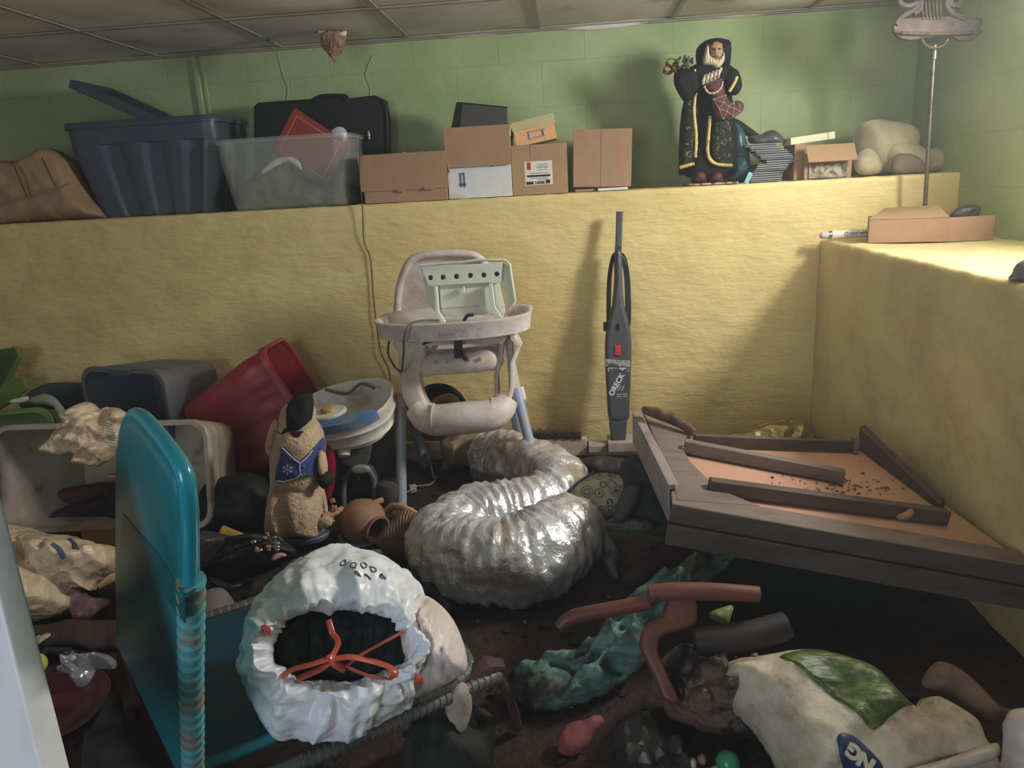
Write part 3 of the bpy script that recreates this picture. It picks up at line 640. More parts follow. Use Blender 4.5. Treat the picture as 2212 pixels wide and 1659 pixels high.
# stocking with pearl net
stk = inflate('stocking', [(1522, 186), (1556, 170), (1562, 178), (1566, 200), (1578, 222), (1592, 216), (1605, 222), (1607, 232), (1600, 244), (1582, 256), (1562, 258), (1545, 250), (1540, 225), (1535, 205)], P0(YS-.105), .025, M_mar, t, Rd=.025, res=.007, zmin=None)
net = mat('net_thread', (190, 170, 140), .5)
mb = MB()
nd = {}
for i, (x, y) in enumerate(((1541, 214), (1563, 221), (1574, 230), (1553, 234), (1570, 241), (1583, 250), (1563, 257), (1586, 234), (1598, 240), (1568, 206), (1586, 222), (1598, 226))):
    p = V(x, y, YS-.131); nd[i] = p
for a_, b_ in ((0, 1), (1, 2), (0, 3), (3, 1), (3, 4), (4, 2), (4, 5), (4, 6), (3, 6), (2, 7), (7, 8), (5, 7), (5, 8), (9, 1), (9, 0), (7, 10), (8, 11), (2, 10)): mb.tube([nd[a_], nd[b_]], .0009, 5)
ob('net', mb, net, stk)
for p in nd.values(): mb = MB(); mb.tube([p-Vector((.0025, 0, 0)), p, p+Vector((.0025, 0, 0))], [.001, .003, .001], 6); ob('pearl', mb, M_ivory, stk)
mb = MB(); mb.tube([V(x, y, YS-.13) for x, y in ((1521, 186), (1530, 200), (1546, 200), (1558, 188), (1561, 176))], .0045, 8, 6, disp=lambda p, i, a: .002*math.sin(i*2)); ob('beaded_cuff', mb, net, stk)
# foliage and copper ribbon held in the raised hand
M_fol = mat('dark_green_sprig', (48, 56, 30), .5, spec=.6); M_cop = mat('copper_ribbon', (176, 110, 80), .25, metal=.8)
mb = MB(); rnd = random.Random(4)
for k in range(46):
    a = V(rnd.uniform(1456, 1492), rnd.uniform(128, 160), YS-.06+rnd.uniform(-.03, .03)); d = Vector((rnd.uniform(-1, 1), rnd.uniform(-.6, .3), rnd.uniform(-.5, 1))).normalized()*.03; s_ = d.cross(Vector((0, 1, .3))).normalized()*.006
    mb.add([a, a+d*.5+s_, a+d, a+d*.5-s_, a+d*.5+Vector((0, .002, 0))], [(0, 1, 4), (1, 2, 4), (2, 3, 4), (3, 0, 4)])
sp = ob('sprig', mb, M_fol, t, solid=.0008)
for x, y, r_ in ((1449, 135, .02), (1444, 150, .022), (1458, 146, .016)):
    mb = MB(); c0 = V(x, y, YS-.08); mb.tube([c0+Vector((math.cos(a_)*r_, -.01*math.sin(a_*2), math.sin(a_)*r_*.8)) for a_ in [i*math.pi/8 for i in range(17)]], .0022, 6, flat=4); ob('ribbon_loop', mb, M_cop, sp)
for x, cx_ in ((1512, 0), (1548, 0)):
    inflate('boot', [(x-14, 372), (x-2, 366), (x+12, 372), (x+14, 390), (x+8, 397), (x-16, 396), (x-18, 386)], P0(YS-.03), .045, M_dkred, t, Rd=.03, res=.008, zmin=ZL+.012)
# item the figurine stands on
mb = MB(); c = V(1535, 401, YS-.04); mb.box((c.x, YS-.02, ZL+.007), (.23, .13, .009), rotm(0, 0, 6)); o = ob('flat_packet', mb, mat('glossy_print', (176, 160, 150), .25, dirt=((110, 50, 44), .5, 26, .03)), bevel=.002); tag(o, 'flat glossy printed packet under the robed figurine', 'packet')

# ================================================================ things right of the figurine
M_tealp = mat('teal_plastic_sheet', (58, 96, 102), .3, alpha=.75, bump=(('v', 20, .6, .02),), dirt=((96, 130, 130), .3, 9))
inflate('gift_bag', [(1578, 262), (1592, 268), (1606, 282), (1618, 330), (1622, 370), (1612, 392), (1580, 394), (1570, 385), (1575, 330)], tilt(V(1600, 392, 3.78), 0), .07, M_tealp, None, Rd=.05, cr=.02, cf=12, zmin=ZL+.002)
tag(bpy.data.objects['gift_bag'], 'teal glossy plastic gift bag behind the robed figurine', 'bag')
mb = MB(); mb.tube([V(1584, 264, 3.84), V(1600, 274, 3.84), V(1640, 300, 3.83)], [.02, .022, .015], 10, 4); o = ob('dark_cloth_roll', mb, M_blackn); tag(o, 'black cloth roll draped behind the teal gift bag', 'cloth')
mb = MB(); mb.box(V(1617, 384, 3.62), (.02, .004, .05), rotm(0, 25, 0)); o = ob('blue_ribbon_tag', mb, mat('pale_blue_tag', (130, 190, 204), .4)); tag(o, 'pale blue tag beside the disc case stack', 'tag')
M_case = mat('disc_case_plastic', (60, 62, 66), .2, spec=.7); M_caser = mat('disc_case_edge', (168, 168, 170), .3)
rnd = random.Random(11); z = ZL+.004; x0 = V(1655, 392, 3.72).x
for k in range(17):
    if k < 5: dx = -.02+rnd.uniform(-.01, .01)
    elif k < 8: dx = .01+rnd.uniform(-.01, .01)
    else: dx = .055-(k-8)*.012+rnd.uniform(-.004, .004)
    c = Vector((x0+dx, 3.70+rnd.uniform(-.008, .008), z+.0048)); Fm = rotm(0, rnd.uniform(-1, 1)*.3, rnd.uniform(-6, 6)); mb = MB()
    t = thing('disc_case', 'thin clear-edged disc case in the leaning stack beside the gift bag', 'disc case', c, 'disc cases in the stack on the ledge')
    mb.box(c, (.135, .12, .005), Fm); ob('inlay', mb, M_case, t)
    mb = MB()
    for zz in (-.0036, .0036): mb.box(c+Fm@Vector((0, 0, zz)), (.142, .126, .0018), Fm)
    ob('case_shell', mb, M_caser, t); z += .0098
inflate('black_pouch', [(1620, 310), (1616, 296), (1640, 292), (1655, 284), (1672, 281), (1688, 292), (1698, 312), (1690, 322), (1640, 322)], tilt(V(1660, 322, 3.72), 0), .05, mat('grey_vinyl', (78, 78, 74), .35, bump=(('n', 20, .4, .01),)), None, Rd=.04, cr=.006, cf=10, zmin=z+.006)
tag(bpy.data.objects['black_pouch'], 'dark grey vinyl pouch lying on top of the disc case stack', 'pouch')
t, c, w_, h_, Mr, dp = carton('cardboard_box', 'small brown box with flap up and newspaper inside, under the white carton', 1738, 1840, 330, 386, 3.60, .2, M_card, group=GB)
mb = MB(); mb.box(c+Vector((0, -.035, h_*.98)), (w_+.004, .003, h_*1.0-.02), rotm(-38)); ob('flap', mb, M_card2, t)
t, c2, *_ = carton('cardboard_box', 'small dark-sided brown box just left of the newspaper box', 1716, 1738, 308, 386, 3.64, .18, M_card, group=GB, open_top=False)
M_news = mat('newsprint', (176, 166, 142), .8, dirt=((90, 84, 78), .45, 36, .06))
mb = MB(); mb.box(c+Vector((.0, -.006, h_*.3)), (w_*.82, .005, h_*.52)); ob('newspaper', mb, M_news, t)
cw = V(1752, 299, 3.66); F = rotm(0, -5, 6); mb = MB(); mb.box((cw.x, 3.70, cw.z), (.205, .1, .032), F); t = thing('flat_carton', 'flat cream carton resting on top of the newspaper box', 'carton', (cw.x, 3.7, cw.z)); ob('carton_body', mb, mat('cream_card', (214, 208, 176), .6), t, bevel=.002)
mb = MB(); mb.box(Vector((cw.x, 3.7, cw.z))+F@Vector((.07, -.0505, 0)), (.004, .001, .03), F); ob('flap_line', mb, M_card2, t)
# plush toy lying face down
t = thing('plush_toy', 'large cream plush toy lying curled at the right end of the ledge', 'plush toy', V(1930, 372, 3.78))
pl = tilt(V(1930, 372, 3.78), 0)
inflate('plush_body', [(1846, 300), (1856, 272), (1890, 258), (1930, 262), (1965, 268), (1982, 292), (1975, 325), (1950, 350), (1915, 376), (1870, 376), (1846, 355), (1840, 325)], pl, .13, M_beige, t, Rd=.13, cr=.006, cf=5, ra=.002, rf=30, ymax=4.01, ymin=3.55, zmin=ZL+.002)
inflate('plush_head', [(1905, 318), (1935, 300), (1985, 312), (2003, 330), (2005, 355), (1990, 372), (1930, 376), (1905, 350)], tilt(V(1950, 372, 3.7), 0), .09, M_beige, t, Rd=.09, ra=.002, rf=30, zmin=ZL+.002, ymin=3.53)
inflate('muzzle', [(1928, 345), (1945, 331), (1975, 334), (1996, 352), (2000, 374), (1930, 377)], tilt(V(1950, 372, 3.615), 0), .03, mat('taupe_pad', (140, 126, 104), .9, bump=(('n', 90, .5, .005),)), t, Rd=.04, zmin=ZL+.002, ymin=3.53)
inflate('plush_paw', [(1998, 335), (2015, 320), (2038, 325), (2048, 345), (2042, 364), (2010, 372), (1995, 366)], tilt(V(2020, 370, 3.72), 0), .06, M_beige, t, Rd=.06, ra=.002, rf=30, zmin=ZL+.002)
inflate('plush_leg', [(1846, 345), (1862, 325), (1885, 322), (1905, 345), (1900, 374), (1862, 377), (1846, 365)], tilt(V(1875, 374, 3.64), 0), .05, M_beige, t, Rd=.06, ra=.002, rf=30, zmin=ZL+.002, ymin=3.53)

# ================================================================ right ledge
M_pole = mat('tarnished_metal', (120, 112, 96), .4, metal=.7, dirt=((70, 66, 58), .3, 30))
M_iron = mat('ornate_metal', (84, 74, 70), .7, metal=.1, dirt=((116, 102, 92), .4, 20))
ys = 3.36; t = thing('music_stand', 'lyre-topped metal music stand standing behind the open box on the right ledge', 'music stand', (V(1998, 440, ys).x, ys, Z2+.01))
px_ = V(1998, 445, ys); ptop = V(2018, 105, ys-.03)
mb = MB(); mb.tube([Vector((px_.x, ys, Z2+.03)), px_, ptop], .0085, 12); ob('pole', mb, M_pole, t)
mb = MB(); mb.tube([V(2017, 128, ys-.028), ptop, V(2018, 98, ys-.03)], .014, 14); ob('collar', mb, M_pole, t)
b0 = Vector((px_.x, ys, Z2+.03))
for a_ in (30, 150, 270):
    mb = MB(); d = Vector((math.cos(R(a_)), math.sin(R(a_)), 0)); mb.tube([b0+Vector((0, 0, .03)), b0+d*.05+Vector((0, 0, .02)), b0+d*.1-Vector((0, 0, .02))], .007, 8, 4); ob('foot', mb, M_pole, t)
pl = (V(2020, 60, ys-.05), Vector((0, -1, .1)).normalized())
tray = plate('desk_plate', [(1945, 42), (1990, 38), (2040, 36), (2075, 42), (2118, 40), (2116, 58), (2112, 78), (2095, 88), (2070, 88), (2050, 80), (1990, 84), (1965, 88), (1940, 82), (1928, 66), (1932, 50)], [], pl, .02, .005, M_iron, t, smooth=3)
mb = MB(); mb.tube([PLN(x, y, *pl)+Vector((0, -.03, 0)) for x, y in ((1940, 74), (2000, 76), (2060, 75), (2112, 72))], .006, 8); ob('ledge_lip', mb, M_pole, tray)
mb = MB(); mb.tube([PLN(x, y, *pl) for x, y in ((1990, 82), (1998, 96), (2018, 104), (2038, 98), (2048, 84))], .005, 8, 5); ob('bracket', mb, M_pole, t)
for sgn, pts in ((-1, [(1932, 55), (1945, 38), (1972, 22), (1978, 8), (1960, 14), (1942, 8), (1945, -4), (1965, -8), (1985, 0), (1984, 20), (1970, 32)]), (1, [(2080, 42), (2055, 30), (2042, 14), (2046, -2), (2062, -6), (2070, 6), (2058, 14), (2050, 6), (2062, -20), (2075, -10), (2066, 20)])):
    mb = MB(); mb.tube([PLN(x, y, *pl)+Vector((0, -.012, 0)) for x, y in pts], [.010]*len(pts), 8, 6); ob('scroll', mb, M_iron, t)
for k in range(6):
    mb = MB(); mb.tube([PLN(1984+k*9, -30, *pl)+Vector((0, -.012, 0)), PLN(1988+k*8, 12, *pl)+Vector((0, -.014, 0)), PLN(1992+k*7.5, 44, *pl)+Vector((0, -.012, 0))], .0032, 6, 3); ob('string', mb, M_iron, t)
# fluorescent tube pack
a = V(1762, 505, 3.42); a.z = Z2+.022; t = thing('lamp_tube_pack', 'white fluorescent lamp tube package lying on the right ledge behind the box', 'lamp tube', a)
d = Vector((1, -.06, 0)).normalized(); a = Vector((1.105, 3.40, Z2+.024))
mb = MB(); mb.tube([a+d*.05, a+d*.056], .019, 20); mb.tube([a+d*.052, a+d*.5], .0185, 20); tb = ob('sleeve', mb, M_paper, t, bevel=.002)
mb = MB(); mb.tube([a, a+d*.01, a+d*.035, a+d*.05], [.006, .015, .016, .016], 20); ob('tube_end', mb, M_white, t)
mb = MB(); mb.tube([a+d*.038, a+d*.05], .0175, 20); ob('end_cap', mb, M_steel, t)
text('lettering', 'Q cool white', frame(a+d*.15+Vector((0, -.0178, .004)), d, (0, 0, 1), (0, -1, 0)), .02, M_ink, t, bold=.0004, shear=.3)
# open flat box on the right ledge
q = [G(1875, 525, Z2+.004), G(2046, 522, Z2+.004)]
u = (q[1]-q[0]); w0 = u.length; u.normalize(); v = Vector((-u.y, u.x, 0))
dpt = .26; hh = (V(2046, 470, q[1].y)-V(2046, 522, q[1].y)).z; o0 = q[0]
F = Matrix((u, v, Vector((0, 0, 1)))).transposed(); B_ = lambda x, y, z: o0+F@Vector((x, y, z))
t = thing('open_box', 'flat brown box with its lid bent open at the end of the right ledge', 'cardboard box', (o0+q[1])/2)
mb = MB(); e = .003
mb.box(B_(w0/2, 0, hh/2), (w0, e, hh), F); mb.box(B_(w0/2, dpt, hh/2), (w0, e, hh), F); mb.box(B_(0, dpt/2, hh/2), (e, dpt, hh), F); mb.box(B_(w0/2, dpt/2, e/2), (w0, dpt, e), F)
xr = .16; mb.box(B_(w0+xr/2, .03, hh/2), (xr*1.05, e, hh), F@rotm(0, 0, 18)); ob('box_body', mb, M_card, t, bevel=.001)
mb = MB(); mb.hexa([B_(-.002, -.003, hh), B_(w0-.0, -.003, hh), B_(w0-.02, dpt*.9, hh+.035), B_(.06, dpt*.9, hh+.03), B_(-.002, -.003, hh+.003), B_(w0, -.003, hh+.003), B_(w0-.02, dpt*.9, hh+.038), B_(.06, dpt*.9, hh+.033)]); ob('box_lid', mb, M_card2, t)
M_bag = mat('dark_wrap', (70, 66, 52), .4, bump=(('v', 20, .5, .02),))
inflate('wrapped_contents', [(2052, 472), (2062, 455), (2080, 445), (2112, 442), (2115, 452), (2110, 468), (2090, 480)], tilt(V(2080, 472, q[1].y+.1), 0), .03, M_bag, t, Rd=.02, res=.008, cr=.01, cf=30, zmin=Z2+.01)
# grey lump at the near end of the right ledge
c = XX(2225, 600, 1.19)
inflate('grey_rag', [(2178, 612), (2190, 596), (2202, 570), (2222, 558), (2270, 560), (2290, 600), (2280, 640), (2215, 626), (2190, 624)], tilt(c, 0), .05, mat('mauve_grey_cloth', (120, 108, 112), .9, bump=(('n', 40, .6, .01),)), None, Rd=.05, cr=.012, cf=16, zmin=Z2+.006)
tag(bpy.data.objects['grey_rag'], 'mauve grey rag on the brightly lit edge of the right ledge', 'rag')

# ================================================================ high chair
M_hc = mat('grimy_white_plastic', (228, 220, 214), .5, bump=(('n', 30, .15, .003),), dirt=((182, 156, 134), .34, 7, .16), dirt2=((206, 194, 198), .3, 26, .06))
M_leg = mat('pale_blue_tube', (160, 178, 206), .35, dirt=((190, 176, 156), .35, 12), metal=.1)
t = thing('high_chair', 'grimy white high chair with pale blue tube legs against the yellow wall', 'high chair', (-.45, 3.0, 0))
pb = tilt(V(960, 700, 3.22), -6)
slots = []
for cx in (945, 1008):
    slots.append([(cx-8, 748), (cx-8, 735), (cx-5, 729), (cx+4, 729), (cx+8, 735), (cx+8, 748), (cx+4, 748), (cx+4, 737), (cx+1, 733), (cx-2, 733), (cx-4, 737), (cx-4, 748)])
    slots.append([(cx-7, 752), (cx+7, 751), (cx+7, 755), (cx-7, 756)])
slots.append([(977, 732), (980, 732), (980, 746), (977, 746)])
bk = plate('backrest', [(855, 700), (857, 640), (866, 600), (878, 570), (893, 555), (920, 547), (970, 543), (1015, 544), (1042, 554), (1060, 580), (1080, 640), (1096, 700), (1098, 775), (1080, 790), (920, 800), (900, 780), (860, 750)], slots, pb, .03, .008, M_hc, t)
mb = MB(); mb.tube([PLN(x, y, *pb)+Vector((0, -.02, 0)) for x, y in ((860, 720), (862, 640), (869, 605), (882, 572), (898, 557), (925, 550), (970, 547), (1013, 548), (1038, 558), (1056, 585), (1077, 645), (1092, 720))], .017, 12, 5); ob('back_rim', mb, M_hc, bk)
pf = tilt(V(990, 820, 2.88), 0)
plate('front_frame', [(868, 722), (1112, 712), (1113, 780), (1112, 830), (1104, 865), (1085, 895), (1068, 915), (1000, 922), (935, 928), (910, 914), (890, 885), (872, 850), (866, 800), (864, 760)],
      [[(938, 728), (1074, 720), (1080, 735), (1078, 765), (1068, 810), (1070, 845), (1058, 865), (1000, 872), (940, 878), (922, 862), (912, 830), (910, 800), (924, 765)]], pf, .08, .016, M_hc, t, smooth=2, res=4)
mb = MB(); mb.tube([V(918, 792, 2.90), V(940, 786, 2.87), V(1000, 782, 2.86), V(1050, 777, 2.87), V(1072, 776, 2.9)], [.045, .047, .047, .047, .045], 14, 4); mb.tube([V(930, 772, 2.92), V(1065, 762, 2.92)], .03, 12); ob('seat_front', mb, M_hc, t)
for x, y in ((940, 785), (965, 784), (1010, 781), (1036, 779)):
    mb = MB(); c = V(x, y-3, 2.812); l = lathe([(0, 0), (.0085, 0), (.0085, .003), (.005, .004), (0, .004)], 16); ob('rivet', l, mat('dull_brass', (190, 172, 128), .5), t, M=frame(c+Vector((0, .004, 0)), (1, 0, 0), (0, 0, 1), (0, -1, 0)))
mb = MB(); a = V(925, 778, 2.92); b = V(1068, 770, 2.92); mb.hexa([a+Vector((0, 0, -.03)), b+Vector((0, 0, -.03)), b+Vector((0, .3, -.01)), a+Vector((0, .3, -.01)), a, b, b+Vector((0, .3, .02)), a+Vector((0, .3, .02))]); ob('seat', mb, M_hc, t, bevel=.01)
mb = MB(); mb.tube([V(896, 880, 2.86), V(915, 900, 2.84), V(940, 908, 2.82), V(1000, 903, 2.80), V(1060, 896, 2.81), V(1085, 880, 2.84), V(1096, 862, 2.86)], [.044, .056, .064, .066, .064, .056, .044], 16, 5); fr = ob('footrest', mb, M_hc, t)
for x in (937, 1064):
    mb = MB(); y = 906 if x < 1000 else 893; mb.tube([V(x-1, y, 2.82), V(x+1, y, 2.82)], .0675, 24); ob('seam', mb, mat('seam_cream', (206, 196, 180), .5), fr)
for s_, pts in ((0, [(866, 722, 2.9), (858, 700, 3.2), (862, 800, 3.18), (868, 850, 2.92)]), (1, [(1108, 716, 2.9), (1096, 700, 3.2), (1128, 850, 3.14), (1116, 858, 2.92)])):
    p = [V(*q) for q in pts]; o = Vector((.03 if s_ == 0 else -.03, 0, 0)); mb = MB(); mb.hexa([p[0], p[1], p[2], p[3]]+[q+o for q in p]); ob('side_panel', mb, M_hc, t, bevel=.008)
for a, b in ((V(866, 862, 2.92), Vector((-.714, 2.765, .01))), (V(1118, 850, 2.93), Vector((-.135, 2.80, .01))), (V(1107, 865, 3.12), Vector((-.25, 3.30, .01))), (V(880, 850, 3.12), Vector((-.70, 3.2, .01)))):
    mb = MB(); mb.tube([a+(a-b)*.05, b], .0215, 16); lg = ob('leg', mb, M_leg, t)
mb = MB(); mb.tube([V(866, 850, 2.93), V(864, 880, 2.915)], .03, 14); mb.tube([V(1116, 838, 2.95), V(1122, 866, 2.935)], .03, 14); ob('leg_socket', mb, M_hc, t)
# tray: kidney shaped dish with rolled rim
tc = Vector((-.452, 2.84, .742)); Mt = frame(tc, Vector((1, .0, .018)), Vector((0, 1, .03)), (0, 0, 1))
def tr(w_, d_, z, k=64):
    o = []
    for i in range(k):
        a = 2*math.pi*i/k; c_, s_ = math.cos(a), math.sin(a); x = w_*math.copysign(abs(c_)**.72, c_); y = d_*math.copysign(abs(s_)**(.8 if s_ < 0 else .55), s_)
        if s_ > 0: y *= 1-.0*abs(c_)
        o.append(Vector((x, y-.02*(1-(x/.33)**2) if s_ < 0 else y, z)))
    return o
mb = MB(); mb.loft([tr(.285, .135, -.035), tr(.298, .15, -.03), tr(.302, .156, .02), tr(.308, .162, .03), tr(.308, .162, .036), tr(.296, .15, .038), tr(.283, .137, .028), tr(.27, .124, .0), tr(.255, .11, -.006)])
tray = ob('tray', mb, M_hc, t, M=Mt, ang=50)
M_emb = mat('embossed_plastic', (176, 160, 160), .6)
fy = -.158-.02; Ml = Mt @ frame((.01, fy-.0035, -.002), (1, 0, 0), (0, 0, 1), (0, -1, 0))
text('lettering', 'cosco', Ml @ Matrix.Translation((-.008, 0, 0)), .022, M_emb, tray, ext=.0015, bold=.0004)
mb = MB()
for a_, s_ in (((.002, 0, .013), (.092, .003, .0025)), ((.002, 0, -.013), (.092, .003, .0025)), ((-.043, 0, 0), (.0025, .003, .026)), ((.048, 0, 0), (.0025, .003, .026))): mb.box(Vector((.01, fy-.003, -.002))+Vector(a_), s_)
ob('logo_border', mb, M_emb, tray, M=Mt)
mb = MB(); mb.tube([Vector((.044+.01*math.cos(a_), fy-.004, -.0+.009*math.sin(a_))) for a_ in [math.pi+i*math.pi/8 for i in range(9)]], .0014, 6)
for q in (-.005, .005): mb.tube([(.044+q, fy-.004, .006), (.044+q, fy-.004, .009)], .0014, 6)
ob('smile_emblem', mb, M_emb, tray, M=Mt)
M_navy = mat('navy_strap', (44, 50, 72), .6)
mb = MB(); a = V(988, 724, 2.80); mb.box(a+Vector((0, 0, -.035)), (.034, .006, .1)); mb.box(V(988, 765, 2.79), (.026, .012, .03)); mb.box(V(1004, 774, 2.78), (.02, .01, .014), rotm(0, 35, 0)); ob('crotch_strap', mb, M_navy, t, bevel=.002)
# white appliance panel on the tray
M_pan = mat('cream_white_plastic', (214, 216, 200), .4, dirt=((176, 172, 150), .25, 9))
t = thing('appliance_bin', 'cream appliance panel with six dark holes standing on the high chair tray', 'appliance panel', V(1015, 690, 2.78))
pp = tilt(V(1010, 690, 2.80), 10); holes = []
def circ(x, y, r_): return [(x+r_*math.cos(i*math.pi/6), y+r_*math.sin(i*math.pi/6)) for i in range(12)]
HX = [(930, 600), (957, 599), (986, 597), (1016, 595), (1045, 594), (1073, 592)]
main = plate('top_strip', [(910, 577), (1086, 567), (1082, 609), (926, 618)], [circ(x, y, 5.5) for x, y in HX], pp, .008, .001, M_pan, t)
pb2 = tilt(PLN(1010, 600, *pp)+Vector((0, .02, 0)), 10)
for x, y in HX:
    c = PLN(x, y, *pb2); l = lathe([(0, 0), (.012, 0), (.012, .012), (0, .012)], 14); ob('hole_plug', l, mat('dark_grille', (60, 54, 48), .8, dirt=((120, 110, 96), .4, 90, .02)), main, M=frame(c+Vector((0, .0, 0)), (1, 0, 0), (0, 0, 1), (0, -1, 0)))
plate('lower_panel', [(943, 617), (1060, 611), (1064, 672), (1050, 680), (958, 684), (946, 675)], [], tilt(PLN(1005, 640, *pp)+Vector((0, .015, 0)), 10), .006, .001, M_pan, t)
plate('sunk_face', [(950, 626), (1046, 620), (1047, 660), (952, 666)], [], tilt(PLN(1005, 640, *pp)+Vector((0, .008, 0)), 10), .003, .001, M_pan, t)
mb = MB()
def fin(pts, dy): 
    f = [PLN(x, y, *pp) for x, y in pts]; mb.loft([f, [q+Vector((0, dy, 0)) for q in f]])
fin([(940, 617), (946, 617), (950, 672), (964, 694), (957, 697), (944, 680)], -.03); ob('fin', mb, M_pan, t, bevel=.001); mb = MB(); fin([(1057, 612), (1064, 611), (1070, 660), (1088, 690), (1080, 690), (1064, 676)], -.03)
ob('fin', mb, M_pan, t, bevel=.001); mb = MB(); fin([(1000, 618), (1004, 618), (1006, 632), (1000, 634)], -.02); ob('fin', mb, M_pan, t, bevel=.001)
plate('side_wing', [(908, 577), (914, 577), (930, 619), (942, 620), (950, 680), (935, 668), (925, 650)], [], tilt(PLN(925, 620, *pp)+Vector((0, .04, 0)), 10), .004, .001, M_pan, t)
plate('side_wing', [(1086, 567), (1100, 575), (1112, 655), (1100, 672), (1094, 640), (1082, 609)], [], tilt(PLN(1095, 620, *pp)+Vector((0, .03, 0)), 10), .004, .001, M_pan, t)
plate('side_wing', [(1064, 612), (1078, 610), (1092, 668), (1086, 690), (1070, 662)], [], tilt(PLN(1075, 640, *pp)+Vector((0, .01, 0)), 10), .004, .001, M_pan, t)
mb = MB(); mb.tube([PLN(x, y, *pp)+Vector((0, .02, 0)) for x, y in ((906, 575), (950, 571), (1000, 567), (1030, 563), (1090, 563), (1100, 572), (1104, 600), (1112, 652), (1108, 660))], .006, 6, 1); ob('rim', mb, M_pan, t)
mb = MB(); mb.tube([V(1002, 692, 2.77), V(1010, 682, 2.76), V(1022, 680, 2.77)], .007, 8, 4); ob('cable_plug', mb, M_black, t)
mb = MB(); mb.tube([V(955, 692, 2.78), V(915, 692, 2.74), V(888, 700, 2.67), V(874, 725, 2.64), V(872, 760, 2.70), V(868, 800, 2.80), V(858, 798, 2.86), V(845, 780, 2.9), V(838, 760, 2.9), V(842, 728, 2.88)], .0042, 8, 6)
tag(ob('power_cord', mb, mat('grey_cord', (84, 78, 72), .5)), 'dark grey power cord hanging over the left of the high chair tray', 'cord')
mb = MB(); mb.tube([V(880, 935, 3.0), V(905, 950, 2.97), V(925, 985, 2.9), Vector((-.62, 3.0, .03)), G(944, 1030, .01), G(930, 1046, .01), G(900, 1050, .01), G(893, 1053, .012)], .004, 8, 6)
t = thing('plug_cord', 'thin grey mains cord ending in a plug on the floor beside the front leg', 'cord', G(893, 1053, 0)); ob('cord', mb, mat('pale_cord', (150, 140, 132), .5), t)
mb = MB(); mb.box(G(891, 1053, .014), (.03, .022, .022), rotm(0, 0, 30)); mb.box(G(885, 1060, .014), (.006, .03, .003), rotm(0, 0, -40)); mb.box(G(894, 1062, .014), (.006, .03, .003), rotm(0, 0, -40)); ob('plug', mb, M_white, t, bevel=.002)

# ================================================================ dark fan drum with pot behind the chair
t = thing('round_basket', 'dark round tub lying on its side against the wall behind the high chair', 'tub', V(950, 930, 3.35))
Mf = frame(V(950, 890, 3.36), (1, 0, 0), (0, .15, 1), (0, -1, .15))
ob('tub_body', lathe([(0, -.1), (.1, -.1), (.125, .0), (.142, .02), (.142, .028), (.128, .028), (.112, .0), (.09, -.09), (0, -.09)], 40), mat('dark_brown_plastic', (50, 42, 38), .5, dirt=((96, 80, 66), .3, 14)), t, M=Mf)
inflate('clay_jug', [(930, 870), (948, 855), (975, 850), (992, 862), (998, 890), (985, 905), (965, 915), (940, 945), (915, 938), (905, 915), (925, 900)], tilt(V(950, 940, 3.22), 0), .055, mat('dusty_clay', (150, 122, 106), .7, dirt=((110, 88, 76), .4, 16)), None, Rd=.055, ra=.003, rf=30)
tag(bpy.data.objects['clay_jug'], 'dusty clay jug lying in front of the dark round tub', 'jug')

# ================================================================ stick vacuum
M_vac = mat('charcoal_vacuum_plastic', (74, 76, 82), .42, dirt=((90, 88, 86), .3, 12))
t = thing('stick_vacuum', 'charcoal upright stick vacuum leaning on the yellow wall', 'vacuum cleaner', V(1338, 958, 3.33))
def vt(y): return 3.30+(3.43-3.30)*(960-y)/(960-455)     # leans back to the wall
pv = V(1337, 955, 3.30); pv2 = V(1337, 458, 3.43); dn = (pv2-pv).normalized(); nv = Vector((1, 0, 0)).cross(dn).normalized(); nv = -nv if nv.y > 0 else nv
pl = (pv, nv)
body = plate('vacuum_body', [(1327, 545), (1342, 545), (1344, 610), (1348, 660), (1362, 716), (1363, 780), (1359, 880), (1355, 905), (1318, 908), (1312, 870), (1307, 780), (1309, 716), (1322, 660), (1327, 600)], [], pl, .075, .02, M_vac, t, smooth=2)
plate('nozzle', [(1314, 885), (1357, 882), (1353, 920), (1350, 957), (1322, 957), (1317, 925)], [], (pv+nv*.002, nv), .06, .008, M_vac, t)
plate('handle', [(1331, 457), (1346, 457), (1345, 475), (1342, 550), (1340, 580), (1328, 580), (1329, 530), (1331, 480)], [[(1331, 536), (1339, 536), (1339, 548), (1331, 548)]], (pv+nv*.004, nv), .03, .006, M_vac, t)
pn = (pv+nv*.039, nv)
plate('clear_label_band', [(1308, 775), (1361, 779), (1361, 793), (1308, 791)], [], pn, .003, .001, mat('scuffed_band', (170, 164, 158), .3, dirt=((84, 80, 80), .45, 50, .04)), t)
plate('label_band', [(1312, 794), (1360, 794), (1359, 802), (1313, 803)], [], pn, .003, .001, mat('scuffed_band_2', (190, 188, 184), .3, dirt=((84, 80, 80), .5, 60, .04)), t)
plate('power_switch', [(1328, 745), (1341, 745), (1341, 768), (1328, 768)], [], pn, .012, .003, mat('red_switch', (206, 52, 50), .4), t)
ux = Vector((0, 0, 1)).cross(nv).normalized(); uy = nv.cross(ux)
def onv(x, y, rot, off=.0015):
    c = PLN(x, y, pn[0], nv)+nv*off; a = R(rot); return frame(c, ux*math.cos(a)+uy*math.sin(a), uy*math.cos(a)-ux*math.sin(a), nv)
M_lt = mat('white_print', (220, 220, 220), .5)
text('lettering', 'ORECK', onv(1332, 831, 60), .034, M_lt, body, bold=.0012)
text('lettering', 'Super', onv(1338, 838, 60), .011, M_lt, body); text('lettering', 'Buster', onv(1345, 838, 60), .011, M_lt, body)
mb = MB()
